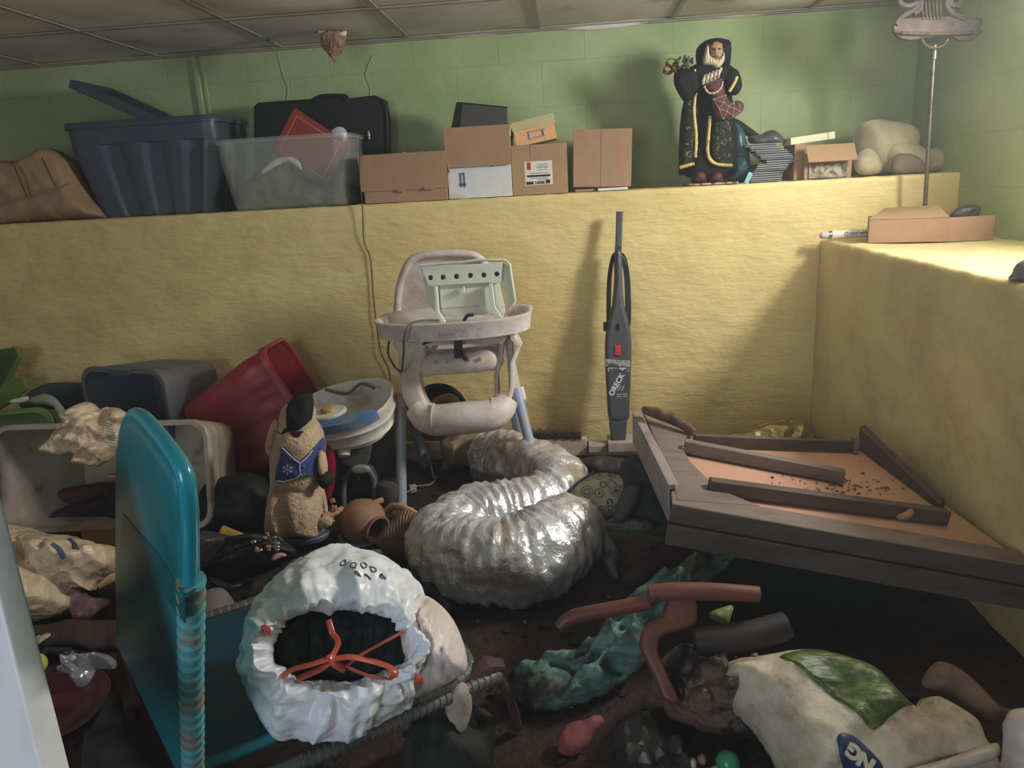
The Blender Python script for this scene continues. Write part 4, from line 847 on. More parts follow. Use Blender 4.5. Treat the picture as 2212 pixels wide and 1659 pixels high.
for x, y in ((1337, 852), (1350, 851), (1337, 857), (1350, 856)): mb.box(PLN(x, y, pn[0], nv)+nv*.001, (.022, .001, .003))
ob('stripe_mark', mb, M_lt, body)
for k in range(7):
    o1 = (-1)**k; s_ = 1 if k > 2 else -1
    xs = 1335+s_*(9+3.2*(k % 4)+2); mb = MB()
    mb.tube([PLN(1335+s_*2, 543, *pl)+nv*(.012-.004*k), PLN(1335+s_*(8+k % 4*2.6), 553+k, *pl)+nv*.0, PLN(xs+s_*4, 600, *pl)+nv*(.0-.002*k), PLN(xs+s_*6, 660, *pl)-nv*.004*(k % 3), PLN(xs+s_*5, 700, *pl), PLN(xs+s_*-1, 722, *pl)+nv*.0], .0034, 8, 6)
    ob('cord_loop', mb, M_black, t)
mb = MB(); mb.box(PLN(1310, 705, *pl), (.028, .025, .04)); ob('plug', mb, M_black, t, bevel=.004)
mb = MB(); mb.box(PLN(1334, 705, *pl)+nv*.04, (.012, .012, .03)); ob('cord_hook', mb, M_black, t, bevel=.002)

# ================================================================ planks and blocks on the floor near the wall
M_wood = mat('whitewashed_board', (200, 184, 170), .6, bump=(('w', 3, .3, .003),), stretch=(.4, 6, 14), dirt=((160, 138, 122), .3, 4))
a, b = G(868, 984, .0), G(1268, 982, .0); a.y = b.y = 3.31; mb = MB(); mb.box(((a.x+b.x)/2, 3.31, .045), (b.x-a.x, .03, .088)); o = ob('white_board', mb, M_wood, bevel=.004); tag(o, 'long whitewashed board lying on edge below the yellow wall', 'board')
M_rub = mat('dark_grille_mat', (62, 50, 46), .8)
mb = MB()
for k in range(30):
    x = 1142+k*3.9; c = V(x, 952, 3.29); mb.box((c.x, 3.325, .112-.0006*k), (.0045, .075, .02+.008*math.sin(k*1.3)))
mb.box((V(1196, 950, 3.3).x, 3.33, .097), (.25, .06, .006)); o = ob('ribbed_strip', mb, M_rub); tag(o, 'dark broken ribbed strip lying on the whitewashed board', 'strip')
def slab(name, label, cat, x0, x1, yt, yb, Y, dep, mt, rz=0, zb=.002):
    a = V(x0, yb, Y); b = V(x1, yb, Y); h = V(x0, yt, Y).z-V(x0, yb, Y).z; mb = MB(); mb.box(((a.x+b.x)/2, Y+dep/2, max(zb, a.z)+h/2), (b.x-a.x, dep, h), rotm(0, 0, rz)); o = ob(name, mb, mt, bevel=.003); return tag(o, label, cat)
M_gblock = mat('greyish_block', (178, 166, 160), .7, dirt=((140, 124, 114), .3, 8))
slab('paper_block', 'short pale block on the floor left of the vacuum foot', 'block', 1272, 1312, 964, 984, 3.26, .08, M_gblock)
slab('paper_block', 'pale grey block directly under the vacuum foot', 'block', 1314, 1386, 957, 984, 3.24, .12, M_gblock)
slab('dark_strip', 'thin dark strip on the floor in front of the pale blocks', 'strip', 1268, 1392, 982, 990, 3.18, .03, mat('dark_wood_strip', (44, 36, 34), .7))
M_ball = mat('glossy_red', (150, 40, 60), .2)
mb = MB(); mb.v, mb.f = [], []
def sphere(r_, n=20, m_=12): return lathe([(max(1e-4, r_*math.sin(math.pi*i/m_)), -r_*math.cos(math.pi*i/m_)) for i in range(m_+1)], n)
def ball(name, label, cat, c, r_, mt, sc=(1, 1, 1), parent=None, disp=0, f=20):
    l = sphere(r_, 32, 20)
    if disp: l.v = [v+v.normalized()*disp*noise.noise(Vector(c)*3+v*f) for v in l.v]
    M = Matrix.Translation(c) @ Matrix.Diagonal((*sc, 1)); o = ob(name, l, mt, parent, M=M, ang=180)
    if label: tag(o, label, cat)
    return o
ball('red_bauble', 'tiny shiny red bauble on the floor beside the high chair front leg', 'bauble', G(884, 993, .015), .014, M_ball)
mb = MB(); mb.tube([G(890, 992, .02), G(905, 996, .012), G(940, 1002, .008)], .005, 6, 4); tag(ob('twig', mb, mat('pink_twig', (150, 120, 116), .7)), 'pale twig on the floor behind the high chair front leg', 'twig')

# ================================================================ silver duct
def foil():
    mt = mat('silver_foil', (236, 237, 242), .34, metal=.6, bump=(('n', 24, .6, .014), ('n', 70, .5, .006)), dirt=((168, 148, 126), .22, 3, .14)); return mt
M_foil = foil()
P_ = [(1050, 985, .105), (1085, 990, .12), (1130, 1005, .128), (1200, 1040, .125), (1212, 1072, .125), (1160, 1098, .125), (1080, 1116, .122), (1000, 1135, .13), (965, 1172, .135), (1000, 1200, .14), (1080, 1208, .145), (1160, 1196, .142), (1215, 1165, .135), (1240, 1135, .12)]
pts = [G(x, y, r_*.9) for x, y, r_ in P_]; rr = [r_*.9 for x, y, r_ in P_]
# keep neighbouring runs apart and on the floor
mb = MB()
def dd(q, i, a):
    s_ = math.sin(i*1.9+2*noise.noise(q*7))*.0045
    w_ = Vector((i*.42, math.cos(a)*1.1, math.sin(a)*1.1))
    return s_+.010*(ridge(w_, 1.0)-.2)+.006*(ridge(w_+Vector((9, 0, 0)), 2.3)-.2)+.018*crump(q, 7)+.02*noise.noise(q*4)
mb.tube(pts, rr, 84, 14, disp=dd)
for v in mb.v:
    if v.z < .004: v.z = .004
t = thing('flexible_duct', 'silver foil flexible duct coiled on the floor in front of the high chair', 'duct', G(1080, 1200, 0))
ob('foil_tube', mb, M_foil, t, ang=180)
M_pap = mat('brown_foil_liner', (176, 150, 128), .45, bump=(('v', 18, .8, .02),), dirt=((130, 104, 84), .4, 8))
inflate('torn_end', [(950, 955), (975, 940), (1010, 937), (1050, 946), (1062, 975), (1050, 1000), (1010, 1008), (962, 1016), (952, 1010), (958, 985)], tilt(G(1000, 1010, .01), 10), .10, M_pap, t, Rd=.09, cr=.015, cf=12, zmin=.012)
# foil bag behind the table
M_foilg = mat('gold_foil', (190, 178, 130), .3, metal=.9, bump=(('v', 20, 1, .02), ('n', 30, .6, .01)))
inflate('foil_bag', [(1560, 950), (1600, 935), (1655, 915), (1700, 906), (1745, 912), (1765, 930), (1770, 950), (1740, 975), (1600, 980)], tilt(V(1690, 950, 3.3), 15), .12, M_foilg, None, Rd=.1, cr=.015, cf=10, off=.08)
tag(bpy.data.objects['foil_bag'], 'golden foil bag bulging behind the upturned table by the wall', 'bag')

# ================================================================ foot spa on a drinks machine
M_spa = mat('ivory_spa_plastic', (236, 234, 228), .4, dirt=((180, 160, 136), .25, 9, .14))
M_blue = mat('dusty_blue_plastic', (92, 134, 178), .45, dirt=((150, 156, 160), .25, 14))
t = thing('foot_spa', 'white and blue foot spa basin balanced on the dark drinks machine', 'foot spa', V(760, 900, 2.85))
c0 = V(752, 893, 2.82); Ms = Matrix.Translation(c0) @ (Matrix.Rotation(R(-9), 4, 'Y') @ Matrix.Rotation(R(17), 4, 'X'))
def eb(rx, ry, z, p=2.5): return ell(0, 0, rx, ry, z, 56, p)
mb = MB(); mb.loft([eb(.10, .08, -.115), eb(.13, .10, -.11), eb(.145, .115, -.08), eb(.175, .14, -.07), eb(.172, .138, -.055), eb(.18, .145, -.03), eb(.196, .158, -.012), eb(.19, .153, -.006), eb(.193, .156, .02), eb(.205, .167, .045), eb(.207, .169, .052), eb(.2, .163, .056), eb(.192, .155, .05), eb(.18, .145, -.01), eb(.15, .115, -.03)])
ob('basin', mb, M_spa, t, M=Ms, ang=28)
mb = MB()
pts_t = []; pts_b = []
for i in range(25):
    a = R(168+i*150/24); o1 = Vector((.207*math.copysign(abs(math.cos(a))**.8, math.cos(a)), .169*math.copysign(abs(math.sin(a))**.8, math.sin(a)), 0)); pts_t.append(o1)
for i in range(24):
    a, b = pts_t[i], pts_t[i+1]; k0 = 1-.42*math.sin(math.pi*i/24)**.6; k1 = 1-.42*math.sin(math.pi*(i+1)/24)**.6
    q = [Vector((a.x, a.y, .022)), Vector((b.x, b.y, .022)), Vector((b.x*k1, b.y*k1, .022)), Vector((a.x*k0, a.y*k0, .022))]
    top = [Vector((a.x*1.005, a.y*1.005, .06)), Vector((b.x*1.005, b.y*1.005, .06)), Vector((b.x*k1, b.y*k1, .068)), Vector((a.x*k0, a.y*k0, .068))]; mb.hexa(q+top)
bm_ = ob('blue_panel', mb, M_blue, t, M=Ms, ang=60)
mb = lathe([(0, 0), (.075, 0), (.075, .008), (.068, .013), (0, .013)], 36); ob('control_disc', mb, M_spa, t, M=Ms@Matrix.Translation((-.04, -.085, .066))@Matrix.Diagonal((1, .62, 1, 1)))
mb = lathe([(0, 0), (.03, 0), (.027, .012), (.02, .017), (0, .018)], 28); ob('knob', mb, mat('ochre_knob', (196, 160, 84), .45), t, M=Ms@Matrix.Translation((-.04, -.085, .078))@Matrix.Diagonal((1, .7, 1, 1)))
mb = MB(); mb.tube([Ms@Vector(p) for p in ((-.1, .12, .062), (0, .06, .058), (.06, .1, .068), (.12, .06, .058))], .007, 6, 5); ob('cable', mb, mat('dirty_cable', (120, 104, 90), .6), t)
mb = MB(); mb.tube([Ms@Vector((-.03, -.1, -.09)), Ms@Vector((-.03, -.13, -.115))], [.028, .022], 16); ob('foot', mb, M_spa, t)
t = thing('drinks_machine', 'tall dark grey drinks machine with arched front standing under the foot spa', 'drinks machine', G(765, 1098, 0))
M_dm = mat('dusty_charcoal', (62, 64, 66), .5, dirt=((104, 104, 104), .3, 12)); M_ds = mat('dusty_silver', (130, 134, 134), .45, metal=.3, dirt=((96, 92, 88), .3, 12))
xL, xR = -.985, -.80; mb = MB(); mb.box(((xL+xR)/2-.02, 2.95, .15), (.25, .2, .3)); ob('cabinet', mb, M_dm, t, bevel=.02, bseg=3)
pk = (V(770, 1000, 2.83), Vector((0, -1, 0)))
plate('front_head', [(728, 948), (800, 940), (802, 975), (795, 1000), (755, 1006), (738, 990)], [], pk, .05, .01, M_ds, t, smooth=2)
ring_ = plate('badge_ring', [(760, 965), (766, 960), (786, 960), (792, 964), (790, 972), (784, 976), (766, 977), (760, 973)], [[(765, 966), (770, 964), (784, 964), (787, 967), (785, 971), (780, 973), (768, 973)]], (pk[0]+Vector((0, -.03, 0)), pk[1]), .006, .0015, M_ds, t)
plate('arch', [(740, 1094), (738, 1060), (745, 1025), (760, 1005), (782, 1000), (803, 1008), (814, 1030), (816, 1060), (815, 1075), (806, 1075), (806, 1050), (802, 1026), (793, 1014), (778, 1011), (762, 1017), (752, 1035), (748, 1062), (749, 1094)], [], (pk[0]+Vector((0, -.02, 0)), pk[1]), .05, .006, M_ds, t)
inflate('drip_plate', [(756, 1012), (768, 1005), (788, 1004), (800, 1010), (797, 1020), (780, 1025), (762, 1022)], tilt(pk[0]+Vector((0, -.05, 0)), 0), .01, mat('pale_green_plastic', (150, 168, 154), .4), t, Rd=.012, res=.006)
mb = MB(); mb.box(V(775, 1031, 2.80), (.012, .01, .02)); ob('spout', mb, M_ds, t, bevel=.002)
# snowy glass globe and twiggy pot
M_glass = mat('smoky_glass', (150, 154, 164), .1, alpha=.55, coat=.5)
ball('glass_globe', 'small clouded glass globe on the floor between the drinks machine and chair leg', 'globe', G(838, 1062, .045), .038, M_glass)
mb = lathe([(0, 0), (.05, 0), (.062, .03), (.05, .09), (.03, .1), (0, .1)], 28); tag(ob('glass_jar', mb, mat('dusty_jar', (104, 96, 100), .3, alpha=.8), M=Matrix.Translation(G(848, 1085, .002))), 'dusty glass jar on the floor just behind the clay pot', 'jar')
M_clay = mat('terracotta_brown', (156, 116, 92), .7, dirt=((126, 96, 78), .35, 12, .2))
t = thing('clay_pot', 'round brown clay pot tipped over in front of the drinks machine', 'pot', G(785, 1160, 0))
ax = (Vector((.75, -.55, -.14))).normalized(); cp = G(783, 1125, .078); sx = ax.cross(Vector((0, 0, 1))).normalized(); sy = ax.cross(sx)
mb = lathe([(0, -.082), (.04, -.078), (.068, -.05), (.084, -.01), (.082, .03), (.066, .058), (.046, .07), (.05, .083), (.054, .09), (.046, .09), (.04, .075), (.055, .05), (.06, 0), (0, -.05)], 40); ob('pot_body', mb, M_clay, t, M=frame(cp, sx, sy, ax), ang=50)
M_rustic = mat('pale_wood', (176, 130, 92), .7)
t = thing('broom_stick', 'small wooden broomstick lying between the bear-like snow figure and the clay pot', 'stick', G(720, 1125, .02))
mb = MB(); mb.tube([V(697, 1118, 2.40), V(740, 1100, 2.47)], .013, 10); mb.tube([V(800, 1090, 2.58), V(826, 1080, 2.62)], .012, 10); ob('stick', mb, M_rustic, t)
mb = MB(); mb.tube([V(714, 1062, 2.43), V(716, 1078, 2.43), V(722, 1100, 2.43)], .002, 6, 3); ob('string', mb, M_cord, t)
for x, y, r_ in ((718, 1082, .013), (722, 1098, .014), (715, 1124, .016)):
    inflate('star_charm', [(x+r_*700*(1 if i % 2 == 0 else .55)*math.cos(i*math.pi/5+.3), y+r_*700*(1 if i % 2 == 0 else .55)*math.sin(i*math.pi/5+.3)) for i in range(10)], tilt(V(x, y, 2.425), 0), .005, mat('clay_charm', (196, 142, 110), .6), t, Rd=.005, res=.004, smooth=0)
M_net = mat('jute_net', (150, 120, 90), .85, bump=(('w', 30, .9, .01), ('n', 70, .5, .006)), dirt=((110, 86, 64), .4, 12), stretch=(1, 3, 1))
inflate('jute_bag', [(812, 1172), (832, 1140), (856, 1115), (880, 1100), (905, 1112), (925, 1130), (910, 1160), (900, 1190), (870, 1202), (835, 1198)], tilt(G(860, 1200, .01), 35), .055, M_net, None, Rd=.05, cr=.004, cf=20, ra=.008, rf=26, rdir=(.5, .2, .8))
tag(bpy.data.objects['jute_bag'], 'brown jute net bag slumped between the clay pot and the duct', 'bag')
mb = MB(); mb.tube([G(828, 1108, .06), G(850, 1092, .09), G(880, 1100, .09), G(898, 1112, .06), G(880, 1118, .05), G(850, 1105, .07)], .012, 8, 6, disp=lambda p, i, a: .003*noise.noise(p*80)); tag(ob('rope_rim', mb, mat('pale_jute', (190, 158, 124), .8)), 'pale twisted jute handle lying on top of the jute net bag', 'handle')
mb = MB(); mb.tube([G(735, 1155, .02), G(740, 1172, .015), G(765, 1180, .012), G(800, 1176, .012), G(806, 1165, .02)], .01, 8, 6); tag(ob('metal_loop', mb, M_ds), 'grey metal loop on the floor under the clay pot', 'loop')
inflate('plastic_offcut', [(770, 1192), (800, 1188), (840, 1180), (856, 1178), (846, 1190), (815, 1198), (775, 1200)], tilt(G(810, 1198, .01), 50), .006, M_paper, None, Rd=.01, res=.008); tag(bpy.data.objects['plastic_offcut'], 'thin pale plastic offcut on the floor just above the white rubbish bag', 'offcut')

# ================================================================ plush snow figure with blue waistcoat
M_fur = mat('dirty_cream_fur', (214, 188, 156), .95, bump=(('n', 90, .9, .012), ('n', 30, .5, .012)), dirt=((176, 142, 110), .4, 10, .16), dirt2=((120, 92, 66), .1, 22, .06), sheen=.3)
M_vel = mat('royal_blue_velvet', (34, 52, 124), .6, sheen=.5, bump=(('n', 30, .4, .01),), dirt=((52, 74, 150), .35, 20)); M_cord2 = mat('silver_piping', (200, 204, 220), .4)
ys = 2.44; t = thing('snow_figure', 'cream plush snow figure in a blue waistcoat and black hat, standing by the red bin', 'plush figure', V(650, 1150, ys))
inflate('body', [(598, 1026), (640, 1018), (680, 1026), (692, 1050), (702, 1090), (706, 1130), (698, 1146), (640, 1150), (592, 1146), (578, 1132), (580, 1090), (588, 1040)], tilt(V(650, 1150, ys), 0), .11, M_fur, t, Rd=.09, ra=.008, rf=11, rdir=(0, 0, 1), cr=.004, cf=20, crease=(26, .018, .03, .09, 1))
TOR = [(600, 925), (612, 900), (640, 895), (672, 905), (694, 935), (700, 975), (698, 1025), (680, 1060), (600, 1060), (588, 1025), (588, 970)]
inflate('torso', TOR, tilt(V(650, 1000, ys-.02), 0), .10, M_fur, t, Rd=.08, ra=.004, rf=14)
hd = inflate('head', [(608, 915), (606, 890), (620, 872), (650, 866), (676, 880), (682, 905), (676, 935), (650, 948), (625, 940)], tilt(V(645, 930, ys-.03), 0), .075, M_fur, t, Rd=.07, ra=.005, rf=16, zmin=None)
inflate('mouth', [(624, 928), (634, 934), (653, 934), (646, 944), (636, 948), (629, 940)], tilt(V(640, 940, ys-.107), 0), .006, mat('mouth_felt', (120, 26, 34), .8), hd, Rd=.006, res=.004, smooth=2, zmin=None)
mb = MB(); mb.tube([V(x, y, ys-.112) for x, y in ((622, 925), (632, 932), (648, 933), (655, 933))], .0025, 6, 4); ob('lip', mb, M_black, hd)
for n_, o_ in (('arm', [(578, 940), (588, 912), (600, 905), (604, 925), (598, 955), (595, 985), (592, 1005), (586, 1008), (582, 985), (575, 965)]), ('arm', [(690, 968), (701, 978), (708, 1005), (706, 1022), (692, 1026), (688, 1015), (687, 990)])):
    inflate(n_, o_, tilt(V(650, 980, ys-.06), 0), .045, M_fur, t, Rd=.04, ra=.006, rf=18, zmin=None)
inflate('mitten', [(685, 1025), (700, 1018), (715, 1022), (722, 1035), (716, 1048), (700, 1056), (688, 1045)], tilt(V(700, 1040, ys-.07), 0), .035, M_blackn, t, Rd=.03, zmin=None)
vest = inflate('waistcoat', [(608, 963), (618, 974), (634, 990), (648, 998), (662, 986), (676, 968), (682, 980), (680, 1010), (674, 1036), (664, 1036), (652, 1030), (640, 1033), (612, 1041), (594, 1040), (598, 1010), (606, 985)], tilt(V(650, 1000, ys-.02), 0), .114, M_vel, t, Rd=.08, res=.008, ra=.004, rf=14, smooth=0, zmin=None, ref=TOR, off=.112, roff=0)
vh = surface_of(vest); onz = lambda x, y, lift=.0015: (vh(x, y, lift) or V(x, y, ys-.13))
mb = MB()
for a_ in range(3):
    cx_, cy_ = 621, 1014; dx, dy = math.cos(R(90+60*a_))*12, math.sin(R(90+60*a_))*12; mb.tube([onz(cx_-dx, cy_-dy), onz(cx_, cy_), onz(cx_+dx, cy_+dy)], .0012, 6)
    for s_ in (-1, 1):
        for s2 in (-1, 1):
            ex, ey = math.cos(R(90+60*a_+s2*50))*4.2*s_, math.sin(R(90+60*a_+s2*50))*4.2*s_; mb.tube([onz(cx_+dx*s_*.55, cy_+dy*s_*.55), onz(cx_+dx*s_*.55+ex, cy_+dy*s_*.55+ey)], .001, 6)
ob('snowflake_embroidery', mb, mat('white_thread', (210, 214, 230), .5), vest)
for pts in ([(647, 1000), (647, 1012), (649, 1022), (656, 1031), (664, 1035), (672, 1035)], [(609, 967), (620, 977), (634, 991), (648, 1000), (662, 988), (675, 971)], [(597, 1038), (612, 1040), (640, 1032), (649, 1023)]):
    pp_ = []
    for a_, b_ in zip(pts, pts[1:]): pp_ += [(a_[0]+(b_[0]-a_[0])*k/4, a_[1]+(b_[1]-a_[1])*k/4) for k in range(4)]
    q_ = [vh(x, y+1, .001) for x, y in pp_+[pts[-1]]]; q_ = [q for q in q_ if q]
    if len(q_) > 2: mb = MB(); mb.tube(q_, .002, 8); ob('piping', mb, M_cord2, vest)
for x, y in ((655, 1008), (656, 1024)):
    ball('button', None, None, onz(x, y, .002), .0055, M_ds, (1, .5, 1), vest)
M_felt = mat('black_hat_felt', (16, 17, 18), .9, bump=(('n', 40, .6, .01),))
inflate('hat', [(600, 922), (618, 905), (622, 870), (640, 858), (668, 853), (677, 866), (676, 895), (668, 915), (650, 925), (640, 928), (625, 934), (608, 935)], tilt(V(645, 900, ys-.06), -10), .06, M_felt, t, Rd=.05, cr=.006, cf=12, ra=.008, rf=12, zmin=None)
inflate('foot_piece', [(690, 1120), (706, 1115), (718, 1122), (716, 1135), (700, 1142), (688, 1136)], tilt(V(703, 1135, ys-.05), 0), .02, M_fur, t, Rd=.02, res=.006)
mb = lathe([(0, 0), (.075, 0), (.085, .006), (.088, .02), (.084, .026), (0, .028)], 48); t2 = thing('round_stand', 'slate blue round plastic stand under the plush snow figure', 'stand', V(662, 1158, ys)); z0 = V(662, 1164, ys-.08).z
c_ = V(660, 1158, ys-.04); ob('disc', mb, mat('slate_disc', (88, 90, 120), .5), t2, M=Matrix.Translation((c_.x, ys-.03, max(.004, c_.z-.012)))@Matrix.Diagonal((1, .8, 1, 1)))

# ================================================================ bins along the left
# red bin tilted on its side
M_red = mat('red_plastic', (166, 28, 44), .38, dirt=((130, 40, 44), .25, 4, .2), sss=0)
M_red2 = mat('dusty_red_plastic', (160, 36, 48), .45, dirt=((140, 84, 80), .35, 4, .2))
zx = Vector((.88, .10, .42)).normalized(); sx_ = Vector((-.42, 0, .86)); yx = zx.cross(sx_).normalized(); xx = yx.cross(zx)
tote('storage_bin', 'red plastic bin tilted on its side with its mouth facing the snow figure', frame((-1.62, 3.1, .21), xx, yx, zx), .50, .36, .46, M_red2, taper=.8, ribs=.004, lipr=.014, handle=False)
inflate('red_tub_lid', [(690, 950), (708, 945), (722, 965), (726, 1010), (720, 1060), (705, 1085), (692, 1080)], tilt(V(705, 1060, 2.72), 0), .02, mat('magenta_red', (150, 24, 56), .35), None, Rd=.02)
tag(bpy.data.objects['red_tub_lid'], 'magenta red tub edge between the snow figure and the drinks machine', 'tub')
# grey-blue bin with its mouth facing the room
M_gb = M_slate2
zx = Vector((-.26, -.95, .03)).normalized(); xx = Vector((0, 0, 1)).cross(zx)*-1; xx = zx.cross(Vector((0, 0, 1)))*-1; xx.normalize(); yx = zx.cross(xx)
b0 = V(290, 870, 3.03); 
tote('storage_bin', 'dusty grey blue bin on its side, dark mouth open, behind the beige bin', frame(Vector((b0.x+.09, 3.32, b0.z-.02)), xx, yx, zx), .46, .34, .36, M_gb, taper=.84, ribs=0, lipr=.02, handle=False)
mb = MB(); mb.box(V(262, 803, 2.98), (.1, .03, .03)); mb.box(V(262, 800, 2.96), (.08, .02, .012)); o = ob('bin_latch', mb, M_slate, bevel=.003); tag(o, 'slate plastic latch on top of the dusty grey blue bin', 'latch')
inflate('blue_cloth_sack', [(60, 850), (90, 832), (120, 826), (165, 828), (175, 850), (170, 880), (60, 880)], tilt(V(120, 880, 3.3), 0), .08, mat('dark_teal_cloth', (62, 74, 84), .9), None, Rd=.06, cr=.006, cf=8, zmin=None)
tag(bpy.data.objects['blue_cloth_sack'], 'dark blue sack behind the green bins at the far left', 'sack')
# beige translucent bin lying open
M_bei = mat('milky_beige_plastic', (196, 180, 160), .35, dirt=((130, 124, 112), .4, 3.5, .25), dirt2=((112, 90, 70), .18, 9, .1), bump=(('n', 9, .2, .01),))
zx = Vector((.03, -1, .22)).normalized(); xx = Vector((1, .03, -.01)).normalized(); yx = zx.cross(xx)
pl_ = V(-5, 1040, 2.5); pr_ = V(450, 1040, 2.45); wd = (pr_-pl_).length
hh_ = V(220, 905, 2.5).z; tote('storage_bin', 'large milky beige bin lying on its side full of dark clothes', frame(Vector(((pl_.x+pr_.x)/2-.02, 2.9, .18)), xx, yx, zx), wd*.97, .40, .42, M_bei, taper=.8, ribs=0, lipr=.016, handle=False)
for a_, yy in ((-1, 0), (1, 0)):
    pass
M_dk = mat('dark_maroon_cloth', (52, 32, 40), .85, bump=(('n', 30, .6, .01),), dirt=((86, 56, 62), .3, 12))
for n_, l_, o_, Y_, mt_ in (('garment', 'dark maroon clothing heaped in the bottom of the milky beige bin', [(80, 1150), (130, 1100), (200, 1080), (270, 1070), (340, 1090), (390, 1120), (420, 1160), (250, 1175), (110, 1178)], 2.62, M_dk),
    ('red_garment', 'dull red garment on the clothing heap inside the milky beige bin', [(130, 1060), (200, 1045), (240, 1042), (262, 1060), (240, 1085), (180, 1095), (140, 1085)], 2.68, mat('dull_red_cloth', (92, 48, 48), .85, bump=(('n', 30, .6, .01),))),
    ('black_garment', 'black garment at the right inside the milky beige bin', [(240, 1060), (270, 1040), (330, 1060), (400, 1080), (425, 1130), (420, 1165), (300, 1160), (240, 1120)], 2.6, M_blackn)):
    inflate(n_, o_, tilt(V(240, 1150, Y_), 30), .06, mt_, None, Rd=.06, cr=.015, cf=12, ra=.012, rf=10); tag(bpy.data.objects[n_], l_, 'clothing')
mb = MB(); mb.box(V(256, 1026, 2.6), (.06, .02, .012), rotm(0, 5, 20)); tag(ob('orange_scrap', mb, mat('orange_scrap', (190, 110, 60), .6)), 'small orange scrap inside the milky beige bin', 'scrap')
# green bins
M_gr = mat('lime_green_plastic', (98, 128, 44), .4, dirt=((72, 88, 40), .3, 4, .2)); M_gr2 = mat('dark_green_plastic', (70, 84, 40), .45)
t = thing('green_bin_lid', 'dark green bin lid standing upright at the far left against the wall', 'lid', V(10, 860, 3.3))
plate('lid_panel', [(-60, 770), (-10, 757), (36, 749), (44, 756), (42, 775), (20, 815), (-5, 858), (-60, 900)], [], tilt(V(0, 840, 3.32), 5), .03, .006, M_gr2, t)
mb = MB(); mb.tube([V(x, y, 3.29) for x, y in ((36, 750), (43, 770), (22, 812), (0, 852))], .012, 8); ob('lid_rim', mb, M_gr, t)
plate('folded_corner', [(-20, 880), (10, 825), (54, 815), (60, 840), (30, 868), (0, 885)], [], tilt(V(20, 860, 3.26), 10), .02, .004, M_gr, t)
zx = Vector((.25, -.9, .2)).normalized(); xx = Vector((1, .25, 0)).normalized(); yx = zx.cross(xx)
t = tote('storage_bin', 'lime green bin on its side at the far left behind the beige bin', frame(V(60, 950, 3.2), xx, yx, zx), .52, .3, .36, M_gr, taper=.88, ribs=0, lipr=.022, handle=False)
inflate('white_rim_scrap', [(20, 865), (55, 856), (62, 860), (60, 868), (30, 872)], tilt(V(40, 868, 3.0), 0), .004, M_paper, None, Rd=.01, res=.008, zmin=None); tag(bpy.data.objects['white_rim_scrap'], 'white paper scrap on top of the lime green bin', 'scrap')
inflate('grey_sheet', [(60, 862), (95, 850), (120, 860), (140, 885), (150, 915), (135, 925), (115, 880), (70, 872)], tilt(V(110, 900, 2.96), 10), .02, mat('grey_green_sheet', (140, 144, 124), .5), None, Rd=.03, zmin=None); tag(bpy.data.objects['grey_sheet'], 'grey plastic sheet draped beside the lime green bin', 'sheet')
# crumpled grocery bags
M_bagc = mat('tan_plastic_bag', (214, 192, 160), .38, bump=(('v', 22, .9, .012), ('n', 30, .6, .01)), dirt=((166, 134, 100), .35, 9, .14), sss=0)
t = thing('grocery_bag', 'crumpled tan grocery bag hanging over the rim of the milky beige bin', 'plastic bag', V(190, 990, 2.42))
gb1 = inflate('bag_body', [(112, 955), (130, 925), (158, 915), (152, 895), (165, 875), (188, 868), (205, 880), (215, 885), (240, 878), (262, 890), (268, 905), (256, 918), (268, 935), (256, 960), (242, 985), (212, 1008), (180, 995), (172, 978), (140, 982), (118, 972)], tilt(V(190, 990, 2.42), 10), .05, M_bagc, t, Rd=.035, res=.006, cr=.02, cf=12, ang=30, wob=.006, crease=(70, .022, .02, .05))
mb = MB()
gh = surface_of(gb1)
for k in range(9):
    q_ = [gh(228+j*5+k*.6, 912+k*6+j*1.5, .0012) for j in range(4)]; q_ = [q for q in q_ if q]
    if len(q_) > 1: mb.tube(q_, .0016, 5)
ob('print', mb, mat('faded_green_print', (120, 134, 124), .5), t)
t = thing('grocery_bag', 'large stained tan plastic bag with blue print in front of the beige bin', 'plastic bag', G(120, 1300, .1))
gb2 = inflate('bag_body', [(-30, 1160), (30, 1145), (60, 1138), (100, 1152), (140, 1158), (170, 1160), (215, 1178), (250, 1180), (256, 1200), (248, 1228), (220, 1240), (200, 1260), (198, 1275), (160, 1270), (150, 1310), (120, 1330), (80, 1340), (40, 1345), (-20, 1340)], tilt(G(100, 1340, .02), 40), .09, M_bagc, t, Rd=.07, res=.008, cr=.03, cf=7, rdir=(.6, -.4, -.5), ang=30, wob=.006, crease=(130, .03, .03, .09, 1), seed=4)
M_bp = mat('blue_bag_print', (70, 84, 116), .5)
for pts in ([(112, 1176), (128, 1188), (140, 1208)], [(150, 1166), (160, 1176), (165, 1190)]):
    gh2 = surface_of(gb2); pd = []
    for a_, b_ in zip(pts, pts[1:]): pd += [(a_[0]+(b_[0]-a_[0])*k/5, a_[1]+(b_[1]-a_[1])*k/5) for k in range(5)]
    q_ = [gh2(x, y, .0) for x, y in pd]; q_ = [q for q in q_ if q]; mb = MB(); mb.tube(q_, .008, 8); ob('print_band', mb, M_bp, t)
inflate('mauve_rag', [(150, 1260), (170, 1268), (200, 1290), (232, 1292), (236, 1304), (210, 1322), (190, 1340), (160, 1345), (150, 1310), (145, 1280)], tilt(G(190, 1335, .02), 45), .02, mat('mauve_cloth', (112, 78, 86), .8, dirt=((180, 150, 140), .3, 20)), None, Rd=.02, cr=.01, cf=20); tag(bpy.data.objects['mauve_rag'], 'mauve rag spilling out under the large stained tan bag', 'rag')
t = thing('white_bottle', 'small pale tube with a round cap beside the large stained tan bag', 'bottle', G(225, 1240, .05))
